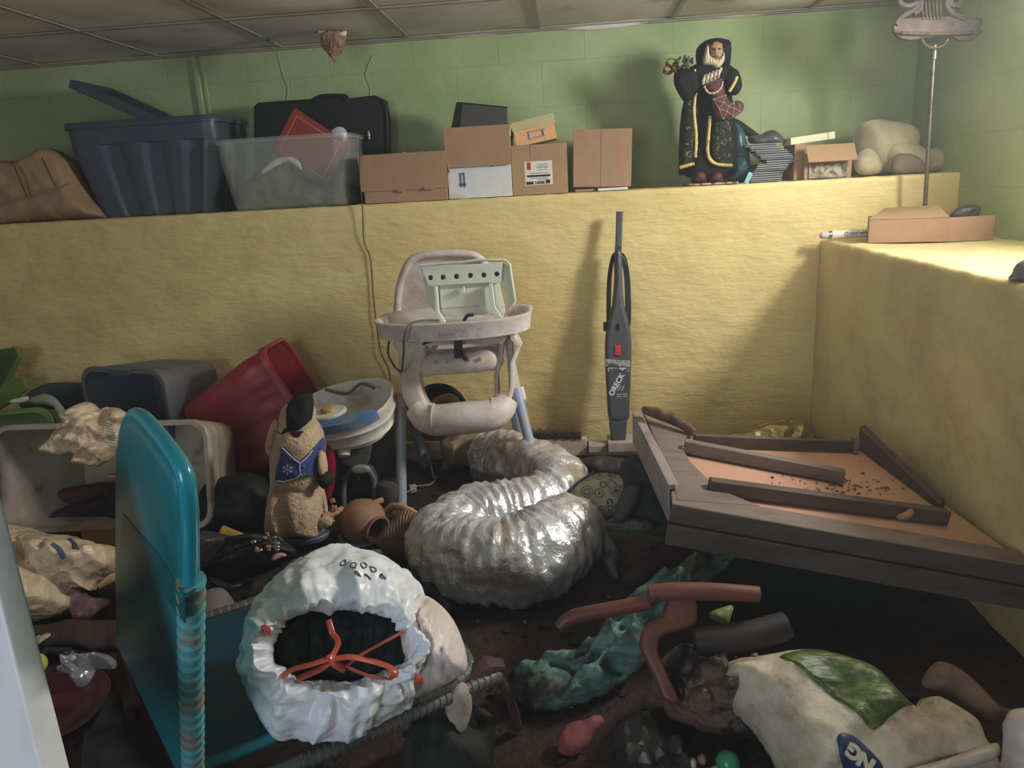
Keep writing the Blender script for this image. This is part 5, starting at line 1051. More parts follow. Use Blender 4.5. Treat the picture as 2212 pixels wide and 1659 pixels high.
mb = MB(); mb.tube([G(205, 1262, .05), G(262, 1232, .06)], .024, 16); ob('tube_body', mb, mat('tan_tube', (186, 152, 110), .5), t)
mb = MB(); a_ = G(216, 1240, .09); mb.tube([a_, a_+Vector((0, -.02, .01))], .014, 16); ob('cap', mb, M_paper, t)
slab('cardboard_scrap', 'beige cardboard piece behind the large stained tan bag', 'cardboard', 182, 248, 1142, 1180, 2.43, .015, M_card2, rz=3)

# ================================================================ black bags and shoes behind the cot
M_leath = mat('dusty_black_leather', (50, 46, 46), .5, bump=(('n', 26, .7, .012), ('v', 12, .5, .01)), dirt=((92, 82, 80), .3, 9, .14))
M_blk = mat('black_leather', (13, 12, 13), .62, bump=(('n', 22, .5, .01),))
for n_, l_, c_, o_, pl__, T_, mt_, kk in (
 ('black_sack', 'black rubbish sack in the dark gap left of the snow figure', 'sack', [(440, 1060), (480, 1030), (540, 1020), (585, 1050), (590, 1110), (570, 1150), (500, 1150), (440, 1140)], tilt(G(510, 1150, .01), 30), .1, M_blk, dict(Rd=.1, cr=.02, cf=8)),
 ('leather_handbag', 'crushed black leather handbag right of the teal cot back', 'handbag', [(430, 1230), (470, 1180), (520, 1165), (560, 1155), (600, 1160), (636, 1185), (640, 1200), (600, 1222), (560, 1240), (510, 1255), (462, 1258), (448, 1246)], tilt(G(540, 1255, .05), 40), .07, M_blk, dict(Rd=.06, cr=.012, cf=9, rdir=(1, .3, .2), crease=(60, .016, .016, .1, 1), res=.008)),
 ('leather_strap_bag', 'dusty grey folded leather bag edge in front of the black handbag', 'bag', [(452, 1240), (500, 1262), (560, 1245), (620, 1215), (642, 1205), (640, 1225), (600, 1250), (560, 1290), (530, 1300), (520, 1285), (540, 1262), (500, 1276), (460, 1262)], tilt(G(540, 1290, .04), 35), .03, M_leath, dict(Rd=.03, cr=.008, cf=16, ra=.008, rf=16, rdir=(1, .4, .3))),
 ('grey_jacket', 'dusty grey cloth with folds between the cot back and black handbag', 'jacket', [(428, 1160), (455, 1148), (500, 1158), (515, 1165), (480, 1200), (450, 1235), (442, 1270), (428, 1290)], tilt(G(460, 1280, .05), 30), .05, M_leath, dict(Rd=.05, cr=.01, cf=12, rdir=(.5, .2, .8), crease=(60, .02, .02, .1, 1), res=.008)),
 ('grey_bundle', 'dusty grey cloth bundle beside the cot seat, left of the white bag', 'bundle', [(425, 1300), (450, 1275), (480, 1270), (500, 1290), (515, 1320), (522, 1345), (500, 1370), (450, 1390), (425, 1395)], tilt(G(470, 1380, .1), 40), .06, mat('dusty_grey_cloth', (112, 102, 100), .8, bump=(('n', 20, .5, .01),), dirt=((86, 76, 76), .3, 6)), dict(Rd=.06, cr=.01, cf=12)),
 ('yellow_book', 'flat yellow packet behind the black handbag', 'packet', [(476, 1140), (482, 1134), (536, 1156), (534, 1164), (510, 1170), (470, 1158)], tilt(G(505, 1165, .12), 50), .008, mat('mustard_card', (176, 150, 66), .7, dirt=((110, 92, 50), .3, 14)), dict(Rd=.01, res=.008, smooth=0)),
 ('pink_scrap', 'small pink paper scrap lying on the black handbag', 'scrap', [(586, 1206), (594, 1196), (610, 1194), (620, 1200), (604, 1206), (590, 1212)], tilt(G(600, 1208, .17), 45), .004, mat('pink_paper', (206, 166, 150), .7), dict(Rd=.01, res=.006)),
 ('knit_toy', 'small knitted brown toy behind the right side of the white bag', 'toy', [(868, 1240), (885, 1232), (900, 1240), (905, 1262), (920, 1265), (925, 1280), (910, 1290), (880, 1285), (866, 1262)], tilt(G(895, 1285, .05), 30), .035, mat('brown_knit', (146, 120, 108), .85, bump=(('w', 60, 1, .01),), dirt=((70, 56, 54), .3, 30)), dict(Rd=.03)),
 ('dark_offcut', 'dark ragged leather offcut between the duct and the white bag', 'offcut', [(900, 1245), (925, 1240), (950, 1270), (965, 1290), (980, 1310), (975, 1335), (955, 1310), (930, 1290), (905, 1275)], tilt(G(940, 1300, .03), 40), .02, M_leath, dict(Rd=.02, cr=.01, cf=18))):
    inflate(n_, o_, pl__, T_, mt_, None, **kk); tag(bpy.data.objects[n_], l_, c_)
M_bead = mat('silver_bead', (180, 176, 176), .15, metal=.9); rnd = random.Random(5)
t = thing('bead_string', 'tangle of silver beads and buckles on top of the black handbag', 'beads', G(590, 1175, .18))
for k in range(14):
    x, y = rnd.uniform(545, 600), rnd.uniform(1152, 1192); ball('bead', None, None, G(x, y, .2), rnd.uniform(.005, .010), M_bead if k % 4 else M_clay, (1.3, 1, .8), t)
mb = MB(); mb.tube([G(x, y, .195) for x, y in ((548, 1160), (560, 1168), (575, 1160), (590, 1172), (600, 1160), (612, 1168))], .002, 6, 4); ob('thread', mb, M_bead, t)

# ================================================================ teal folding lounger
M_teal = mat('teal_vinyl', (24, 122, 138), .32, dirt=((20, 96, 92), .4, 4, .2), bump=(('n', 12, .12, .01),), spec=.6)
M_teald = mat('deep_teal_vinyl', (10, 74, 96), .3, dirt=((18, 52, 62), .35, 5, .2), spec=.6)
M_wrap = mat('teal_tape_wrap', (84, 158, 170), .4, bump=(('n', 60, .5, .004),), dirt=((132, 128, 112), .45, 16, .06))
M_wrapg = mat('grey_tape_wrap', (92, 90, 86), .5, bump=(('n', 60, .5, .004),), dirt=((60, 82, 76), .4, 14, .08))
ZS = .25
Nn = G(415, 1706, ZS); Ee = G(1030, 1446, ZS); Fh = G(262, 1392, ZS); Ef = Ee+(Fh-Nn)
t = thing('folding_lounger', 'teal vinyl folding lounger with raised back and tape-wrapped tube frame', 'lounger', (Nn.x, Nn.y, 0))
du = (Ee-Nn).normalized(); dv = (Fh-Nn).normalized(); up = Vector((0, 0, 1))
def spiral(pts, r, turns, amp, k=14):
    pp_, rr_ = crom([Vector(p) for p in pts], [r]*len(pts), k); L_ = 0; out = [0]
    for i in range(1, len(pp_)): L_ += (pp_[i]-pp_[i-1]).length; out.append(L_)
    m_ = int(turns*8); q = []; rq = []
    for j in range(m_+1):
        s_ = L_*j/m_; i = max(1, next((i for i in range(1, len(out)) if out[i] >= s_), len(out)-1)); f = (s_-out[i-1])/(out[i]-out[i-1]+1e-9)
        q.append(pp_[i-1].lerp(pp_[i], f)); rq.append(r-amp*(j % 8)/8)
    return q, rq
# seat
def seat_fn(u, v):
    p = Nn+(Ee-Nn)*(.02+.94*u)+(Fh-Nn)*(.06+.88*v); sag = -.012*math.sin(math.pi*u)*math.sin(math.pi*v)+.003*noise.noise(p*9); return p+up*(sag+.008)
g = surf(seat_fn, 40, 30); ob('seat', g, M_teald, t, solid=.016, ang=180)
mb = MB(); mb.tube([seat_fn(u/10, -.01)+up*.006 for u in range(11)], .011, 10, 3); ob('seat_piping', mb, M_teal, t)
q, rq = spiral([Nn+du*.02-dv*.02-up*.02, Nn+du*.3-dv*.022-up*.022, Ee-dv*.02-up*.02, Ee+du*.04-dv*.01-up*.03], .0155, 40, .0028); mb = MB(); mb.tube(q, rq, 12); ob('frame_tube', mb, M_wrapg, t, ang=60)
q, rq = spiral([Nn+du*.30+dv*.02, Ee+dv*.03, Ef, Ef-du*.3, Fh+du*.02], .014, 70, .002); mb = MB(); mb.tube(q, rq, 12); ob('frame_tube', mb, M_wrapg, t, ang=60)
M_rust = mat('rusty_purple_paint', (72, 44, 46), .7, bump=(('n', 80, .8, .006),), dirt=((50, 34, 34), .4, 20))
for a_, b_ in ((Ee+du*.03-dv*.01, G(1118, 1572, .01)), (Ee+du*.01-dv*.0, G(1085, 1480, .1)), (Ef, Ef+Vector((.04, .04, -.24))), (Fh, Fh+Vector((-.03, .05, -.24))), (Nn, Nn+Vector((-.03, -.04, -.24)))):
    mb = MB(); mb.tube([a_, (a_+b_)/2+Vector((.01, 0, 0)), b_], .012, 10, 3); ob('leg', mb, M_rust, t)
mb = MB(); mb.tube([Ee-du*.02-up*.02, Ee+du*.02-up*.005, Ee+du*.06-up*.02], [.018, .026, .016], 12, 4, disp=lambda p, i, a: .006*noise.noise(p*60)); ob('hinge_joint', mb, M_rust, t)
# backrest
nb_ = Vector((-dv.y, dv.x, 0)).normalized()
if nb_.dot(EYE-Nn) < 0: nb_ = -nb_
plb = ((Nn+Fh)/2, nb_)
plate('backrest', [(264, 1385), (264, 1200), (268, 1010), (276, 935), (291, 900), (310, 903), (345, 940), (383, 992), (400, 1035), (409, 1120), (412, 1300), (412, 1690)], [], plb, .03, .012, M_teal, t, smooth=0, res=3)
mb = MB(); mb.tube([PLN(x, y, *plb)+nb_*.002 for x, y in ((264, 1385), (264, 1200), (268, 1010), (276, 935), (291, 898), (312, 900), (347, 938), (386, 990), (404, 1035), (412, 1120), (413, 1262))], .0095, 12, 5); ob('back_piping', mb, mat('bright_teal_vinyl', (30, 140, 158), .22, spec=.8), t)
q, rq = spiral([PLN(413, 1255, *plb), PLN(413, 1450, *plb), PLN(416, 1600, *plb), PLN(418, 1760, *plb)], .0185, 26, .0035); mb = MB(); mb.tube(q, rq, 14); ob('wrapped_tube', mb, M_wrap, t, ang=60)
mb = MB(); mb.tube([PLN(413, 1268, *plb)+nb_*.01, PLN(425, 1280, *plb)+nb_*.01, PLN(438, 1266, *plb)+nb_*.01], [.012, .007, .003], 8, 4, flat=.4); ob('torn_tape', mb, M_teal, t)
for o_ in ([(266, 1110), (300, 1150), (345, 1200), (400, 1290), (400, 1345), (340, 1270), (300, 1220), (266, 1165)],):
    plate('diagonal_band', o_, [], (plb[0]+nb_*.0155, nb_), .002, .0005, mat('dark_teal_band', (14, 92, 96), .35), t)

# ================================================================ white rubbish bag lying open
M_wbag = mat('white_plastic_bag', (232, 236, 244), .36, bump=(('n', 30, .3, .006),), spec=.5, dirt=((196, 196, 190), .25, 9), sss=0)
Cb = G(732, 1396, .41); av = (EYE-Cb).normalized(); rx_ = RT.copy(); rx_ = (rx_-av*rx_.dot(av)).normalized(); uy_ = av.cross(rx_); dep_ = (Cb-EYE).dot(FW); px1 = dep_/FP
t = thing('rubbish_bag', 'open white rubbish bag with red drawstring lying on the teal lounger', 'rubbish bag', Cb-Vector((0, 0, .14)))
def bagring(s_, ox, oy, rx, ry, amp, lip=0, n=300):
    o = []; sc = (dep_-s_*.97)/dep_
    for k in range(n):
        a = 2*math.pi*k/n; c_, s2 = math.cos(a), math.sin(a)
        w_ = Vector((c_*1.4, s2*1.4, s_*5))
        pl_f = ridge(w_+Vector((2, 0, 0)), 1.1)*.5-.25*ridge(w_*1.0+Vector((5, 1, 0)), 2.7)
        q = (1+amp*pl_f)
        if -.06 < s_ < .06 and rx < 170: q *= 1+.10*noise.noise(Vector((c_*2.2, s2*2.2, 4)))
        X = (ox+rx*c_*q)*px1*sc; Y = (oy+ry*s2*q)*px1*sc
        p = Cb+rx_*X+uy_*Y+av*(s_+lip*.012*noise.noise(Vector((c_*4, s2*4, 3))))
        edge = max(0, 1-abs(s_-.045)/.05)
        if amp:
            gath = .0025*edge*math.sin(a*31+5*noise.noise(w_*2)) * (1 if amp > .04 else .3)
            p += (rx_*c_+uy_*s2)*(.012*crump(p, 5)*(1-.6*edge)+.003*crump(p+Vector((3, 3, 3)), 22)+gath) + av*(.006*crump(p+Vector((5, 0, 2)), 9)*(1 if amp > .04 else 0)+.012*edge*noise.noise(Vector((c_*3, s2*3, 9))))
        p.z = max(p.z, ZS+.012+.0005*k % 3*0); o.append(p)
    return o
RN = [(-.14, 8, 2, 150, 80, .0), (-.05, 8, 2, 148, 80, .02), (.015, 8, 0, 142, 76, .05), (.04, 8, -2, 146, 80, .08), (.05, 8, -4, 158, 94, .09), (.045, 4, -4, 166, 118, .08), (.03, 0, -2, 178, 145, .08), (.005, -3, 0, 187, 170, .07), (-.03, -4, 2, 191, 188, .06), (-.07, -4, 4, 191, 198, .05), (-.12, 2, 6, 185, 196, .05), (-.17, 12, 8, 170, 180, .05), (-.22, 20, 8, 130, 140, .05), (-.25, 20, 8, 60, 70, .05), (-.258, 20, 8, 8, 8, 0)]
rings = []
for i in range(len(RN)-1):
    for j in range(7):
        f = j/7; rings.append(bagring(*[RN[i][k]*(1-f)+RN[i+1][k]*f for k in range(6)], lip=1))
rings.append(bagring(*RN[-1]))
mb = MB(); mb.loft(rings, cap0=False, cap1=True)
cfv = crease_field(mb.v, 5, 230, .0085, .016, .07); cf2 = crease_field(mb.v, 8, 420, .0035, .005, .03)
for i, v in enumerate(mb.v):
    if i >= 300*7:
        d_ = (v-Cb); d_ = (d_-av*(d_.dot(av)-.05)).normalized(); v += d_*(cfv[i]+cf2[i]); v.z = max(v.z, ZS+.012)
BAGOBJ = ob('bag_body', mb, M_wbag, t, ang=80)
M_wpink = mat('white_ribbed_plastic', (226, 214, 212), .4, bump=(('n', 30, .6, .006),), stretch=(4, 1, 1), dirt=((196, 170, 150), .25, 5))
inflate('gathered_end', [(880, 1290), (915, 1285), (950, 1305), (980, 1340), (1000, 1385), (1010, 1430), (1002, 1455), (960, 1480), (920, 1500), (890, 1520), (870, 1450), (865, 1350)], tilt(G(940, 1470, ZS+.03), 42), .09, M_wpink, t, Rd=.09, res=.006, ra=.0, rf=40, rdir=(-.1, .5, .8), cr=.008, cf=9, zmin=ZS+.01, crease=(110, .012, .007, .14, 1))
M_ds2 = mat('orange_red_drawstring', (186, 84, 66), .3, spec=.6)
def onb(x, y, s_=.03): 
    X, Y = (x-732)*px1, (1396-y)*px1; sc = (dep_-s_*.97)/dep_; return Cb+(rx_*X+uy_*Y)*sc+av*s_
for pts, w_ in (([(706, 1342), (716, 1368), (730, 1388), (722, 1412), (715, 1422)], .0055), ([(868, 1366), (830, 1386), (800, 1402), (770, 1420), (750, 1438)], .005), ([(715, 1420), (680, 1432), (640, 1442), (618, 1456)], .008), ([(718, 1424), (700, 1440), (672, 1452), (650, 1462)], .008), ([(712, 1414), (728, 1432), (748, 1442)], .008), ([(722, 1422), (760, 1418), (810, 1428), (846, 1440), (852, 1452), (846, 1464), (800, 1456), (755, 1440)], .009)):
    mb = MB(); mb.tube([onb(x, y, .045+.006*math.sin(i*2)) for i, (x, y) in enumerate(pts)], w_, 10, 6, flat=.3); ob('drawstring', mb, M_ds2, t)
for x, y in ((578, 1362), (908, 1462)):
    mb = MB(); mb.tube([onb(x-8, y-8, .055), onb(x, y, .062), onb(x+8, y+10, .05)], [.003, .009, .003], 8, 3, flat=.5); ob('drawstring', mb, M_ds2, t)
M_pen = mat('black_marker', (60, 60, 78), .6)
bag_hit = surface_of(bpy.data.objects['bag_body.003'] if False else BAGOBJ)
for k, (x, y) in enumerate(((742, 1216), (764, 1222), (786, 1222), (806, 1230), (826, 1246), (772, 1240), (794, 1246))):
    mb = MB(); r_ = 8; n_ = 9
    pts = []
    for i in range(n_):
        xx_, yy_ = x+r_*math.cos(i*.9+k)*(1-.05*i), y+r_*.7*math.sin(i*.8+k*1.3); pts.append((xx_, yy_))
    P3 = [q for q in (bag_hit(xx_, yy_, .0008) for xx_, yy_ in pts) if q]
    if len(P3) < 3: continue
    mb.tube(P3, .0011, 5, 3); ob('marker_writing', mb, M_pen, t)
M_knit = mat('black_knit', (24, 24, 30), .85, bump=(('n', 60, 1, .015), ('v', 40, .7, .01)), dirt=((60, 62, 74), .25, 30, .06))
for n_, l_, o_, mt_, s_ in (('black_knitwear', 'black nubby knitwear at the left inside the open white bag', [(598, 1350), (640, 1322), (668, 1330), (672, 1400), (660, 1450), (620, 1462), (596, 1420)], M_knit, -.03),
    ('black_garment', 'black ribbed garment at the right inside the open white bag', [(660, 1320), (740, 1308), (800, 1305), (860, 1330), (892, 1380), (880, 1450), (780, 1475), (670, 1460)], mat('black_ribbed_cloth', (22, 22, 26), .8, bump=(('w', 14, .6, .01), ('n', 30, .5, .01))), -.045)):
    pc = onb(740, 1390, s_); inflate(n_, o_, (pc, av), .035, mt_, None, Rd=.04, res=.008, cr=.03, cf=12, zmin=ZS+.02); tag(bpy.data.objects[n_ if n_ == 'black_knitwear' else 'black_garment.001'], l_, 'clothing')
t = thing('hanging_rag', 'greyish white rag hanging from the foot end of the lounger frame', 'rag', G(985, 1580, .05))
inflate('rag', [(975, 1478), (1000, 1474), (1015, 1490), (1020, 1530), (1006, 1575), (990, 1582), (980, 1560), (962, 1540), (964, 1510)], tilt(Ee-du*.03-dv*.04, 0), .02, mat('greyish_rag', (164, 150, 140), .8, bump=(('n', 30, .5, .01),)), t, Rd=.02, cr=.012, cf=16)

# ================================================================ upturned table
M_tab = mat('dusty_grey_brown_wood', (118, 104, 96), .6, bump=(('w', 2, .2, .003),), stretch=(1, 6, 6), dirt=((92, 80, 72), .35, 5))
M_tabd = mat('dark_brown_wood', (84, 70, 62), .6, bump=(('w', 2, .2, .003),), stretch=(1, 6, 6), dirt=((60, 50, 44), .35, 5))
M_pink = mat('pink_plywood', (198, 146, 130), .65, dirt=((172, 140, 100), .5, 2.2, .2), dirt2=((120, 84, 60), .1, 14, .05))
A_, B_2, C_, D_ = Vector((.25, 1.82, .40)), Vector((.24, 2.72, .42)), Vector((1.125, 2.86, .21)), XX(2235, 1238, 1.125)
nt_ = (D_-A_).cross(B_2-A_).normalized(); nt_ = nt_ if nt_.z > 0 else -nt_
t = thing('upturned_table', 'dusty brown table top lying face down and tilted against the right yellow wall', 'table', (A_+C_)/2-Vector((0, 0, .25)))
tp = (A_, nt_); Tq = lambda x, y, o=0: PLN(x, y, A_+nt_*o, nt_)
def tplate(name, pts, off, th, mt_, bev=.003, sm=0): return plate(name, pts, [], (A_+nt_*off, nt_), th, bev, mt_, t, smooth=sm)
tplate('board', [(1462, 1082), (1425, 985), (1392, 896), (1440, 912), (1500, 942), (1600, 952), (1700, 966), (1780, 962), (1846, 950), (1900, 985), (2026, 1086), (2205, 1215), (2200, 1222), (1800, 1145)], -.007, .014, M_pink, .001)
tplate('corner_plate', [(1390, 894), (1440, 912), (1500, 940), (1480, 946), (1474, 970), (1490, 1000), (1530, 1040), (1580, 1072), (1640, 1096), (1560, 1090), (1462, 1084), (1452, 1040)], .012, .012, M_tab)
def bar(name, x0, y0, x1, y1, wd_, ht_, mt_, off=0):
    p, q = Tq(x0, y0, off), Tq(x1, y1, off); d = (q-p).normalized(); n_ = nt_; s_ = n_.cross(d).normalized(); F = Matrix((d, s_, n_)).transposed(); mb = MB()
    mb.box((p+q)/2-n_*ht_/2+s_*wd_/2*0, ((q-p).length, wd_, ht_), F); return ob(name, mb, mt_, t, bevel=.003)
bar('batten', 1480, 950, 1826, 1016, .035, .04, M_tab, .045)
bar('batten', 1534, 1034, 2050, 1102, .035, .04, M_tabd, .045)
bar('back_rail', 1500, 938, 1842, 952, .02, .04, M_tabd, .045)
p, q = Tq(1854, 952, .03), Tq(2030, 1088, .02); mb = MB(); mb.hexa([p+Vector((0, 0, -.03)), q+Vector((0, 0, -.03)), q+Vector((.03, .03, -.03)), p+Vector((.03, .03, -.03)), p+Vector((0, 0, .05)), q+Vector((0, 0, .0)), q+Vector((.03, .03, 0)), p+Vector((.03, .03, .05))]); ob('end_rail', mb, M_tabd, t, bevel=.003)
mb = MB(); a_, b_ = Tq(1842, 948, .03), Tq(1852, 975, .03); mb.box((a_+b_)/2, (.02, .03, .06)); ob('corner_block', mb, M_tab, t, bevel=.002)
# front edge: flat band, upper and lower rail
fa, fb = A_+nt_*.016+Vector((.0, .01, 0)), D_+nt_*.016
d_ = (fb-fa).normalized(); sd_ = nt_.cross(d_).normalized(); sd_ = sd_ if sd_.y > 0 else -sd_
fb = fa+d_*((1.125-fa.x)/d_.x)
mb = MB(); q = [fa, fb, fb+sd_*.085, fa+sd_*.085]; mb.hexa([p-nt_*.012 for p in q]+q); ob('front_band', mb, M_tab, t, bevel=.002)
mb = MB(); q = [fa-sd_*.004, fb-sd_*.004, fb+sd_*.016, fa+sd_*.016]; mb.hexa([p-nt_*.052 for p in q]+[p-nt_*.001 for p in q]); ob('upper_rail', mb, M_tabd, t, bevel=.002)
mb = MB(); q = [fa-sd_*.012, fb-sd_*.012, fb+sd_*.02, fa+sd_*.02]; mb.hexa([p-nt_*.115 for p in q]+[p-nt_*.056 for p in q]); ob('lower_rail', mb, M_tabd, t, bevel=.002)
# left apron
la, lb = Tq(1466, 1046, .02), Tq(1384, 890, .02); dl = (lb-la).normalized(); ol = Vector((-1, 0, 0))
mb = MB(); q = [la, lb, lb+ol*.03, la+ol*.03]; mb.hexa([p-Vector((0, 0, .115)) for p in q]+q); ob('side_apron', mb, mat('pale_grey_paint', (150, 138, 134), .6, dirt=((112, 100, 96), .3, 7)), t, bevel=.003)
mb = MB(); mb.box(la+ol*.015+Vector((0, -.004, -.055)), (.018, .006, .08)); ob('end_slot', mb, M_black, t)
# supports hidden below, and wood pieces
t = thing('driftwood', 'curved brown stick of driftwood resting on the back left corner of the upturned table', 'stick', Tq(1440, 905, .03))
mb = MB(); mb.tube([Tq(1392, 884, .05), Tq(1420, 893, .055), Tq(1460, 908, .05), Tq(1500, 934, .03)], [.014, .02, .02, .012], 12, 5, disp=lambda p, i, a: .003*noise.noise(p*30)); ob('stick', mb, mat('driftwood', (112, 80, 62), .7, bump=(('w', 6, .6, .006),), dirt=((70, 46, 38), .4, 12)), t)
inflate('fallen_leaf', [(1935, 1118), (1948, 1108), (1968, 1104), (1976, 1112), (1958, 1122)], (Tq(1955, 1115, .05), nt_), .008, mat('dry_leaf', (150, 110, 76), .8), None, Rd=.01, res=.008, cr=.01, cf=20, zmin=None); tag(bpy.data.objects['fallen_leaf'], 'dry brown leaf on the front batten of the upturned table', 'leaf')
rnd = random.Random(9); mb = MB()
for k in range(90):
    x, y = rnd.gauss(1830, 70), rnd.gauss(1052, 14); p = Tq(x, y, .002); s_ = rnd.uniform(.002, .006)
    if p.x > 1.08: continue
    a_ = rnd.uniform(0, 6); d1 = Vector((math.cos(a_), math.sin(a_), 0))*s_; d2 = Vector((-math.sin(a_), math.cos(a_), 0))*s_*.5
    mb.add([p-d1-d2, p+d1-d2, p+d1+d2, p-d1+d2, p-d1*.8+nt_*.003, p+d1*.8+nt_*.004], [(0, 1, 5, 4), (1, 2, 5), (2, 3, 4, 5), (3, 0, 4), (0, 3, 2, 1)])
tag(ob('bark_crumbs', mb, mat('bark', (104, 72, 52), .9)), 'brown bark crumbs scattered on the pink board of the upturned table', 'debris', kind='stuff')
mb = MB(); mb.box((.62, 2.25, .12), (.5, .55, .24)); o = ob('dark_crate', mb, mat('shade_black_wood', (20, 18, 16), .9), bevel=.01); tag(o, 'near-black crate in deep shade holding up the upturned table', 'crate')  # hidden support; the shade under the table is put into its near-black colour

# ================================================================ cushions and cloth left of the table
def paisley():
    mt = mat('paisley_cotton', (150, 144, 122), .85); nt = mt.node_tree; N = nt.nodes; L = nt.links
    v = N.new('ShaderNodeTexVoronoi'); v.inputs['Scale'].default_value = 22; v.inputs['Randomness'].default_value = .55; tc = N.new('ShaderNodeTexCoord'); L.new(tc.outputs['Object'], v.inputs['Vector'])
    r = N.new('ShaderNodeValToRGB'); r.color_ramp.interpolation = 'CONSTANT'; e = r.color_ramp.elements; e[0].color = c3(60, 62, 62); e[1].position = .16; e[1].color = c3(156, 150, 128)
    for pos, c in ((.24, c3(60, 62, 62)), (.30, c3(150, 146, 124)), (.42, c3(66, 68, 66)), (.47, c3(160, 152, 128))):
        q = e.new(pos); q.color = c
    L.new(v.outputs['Distance'], r.inputs[0]); L.new(r.outputs[0], N['Principled BSDF'].inputs['Base Color']); return mt
M_pais = paisley(); M_paisd = mat('faded_paisley', (94, 92, 84), .85, bump=(('n', 30, .6, .01),), dirt=((58, 58, 56), .42, 24, .05))
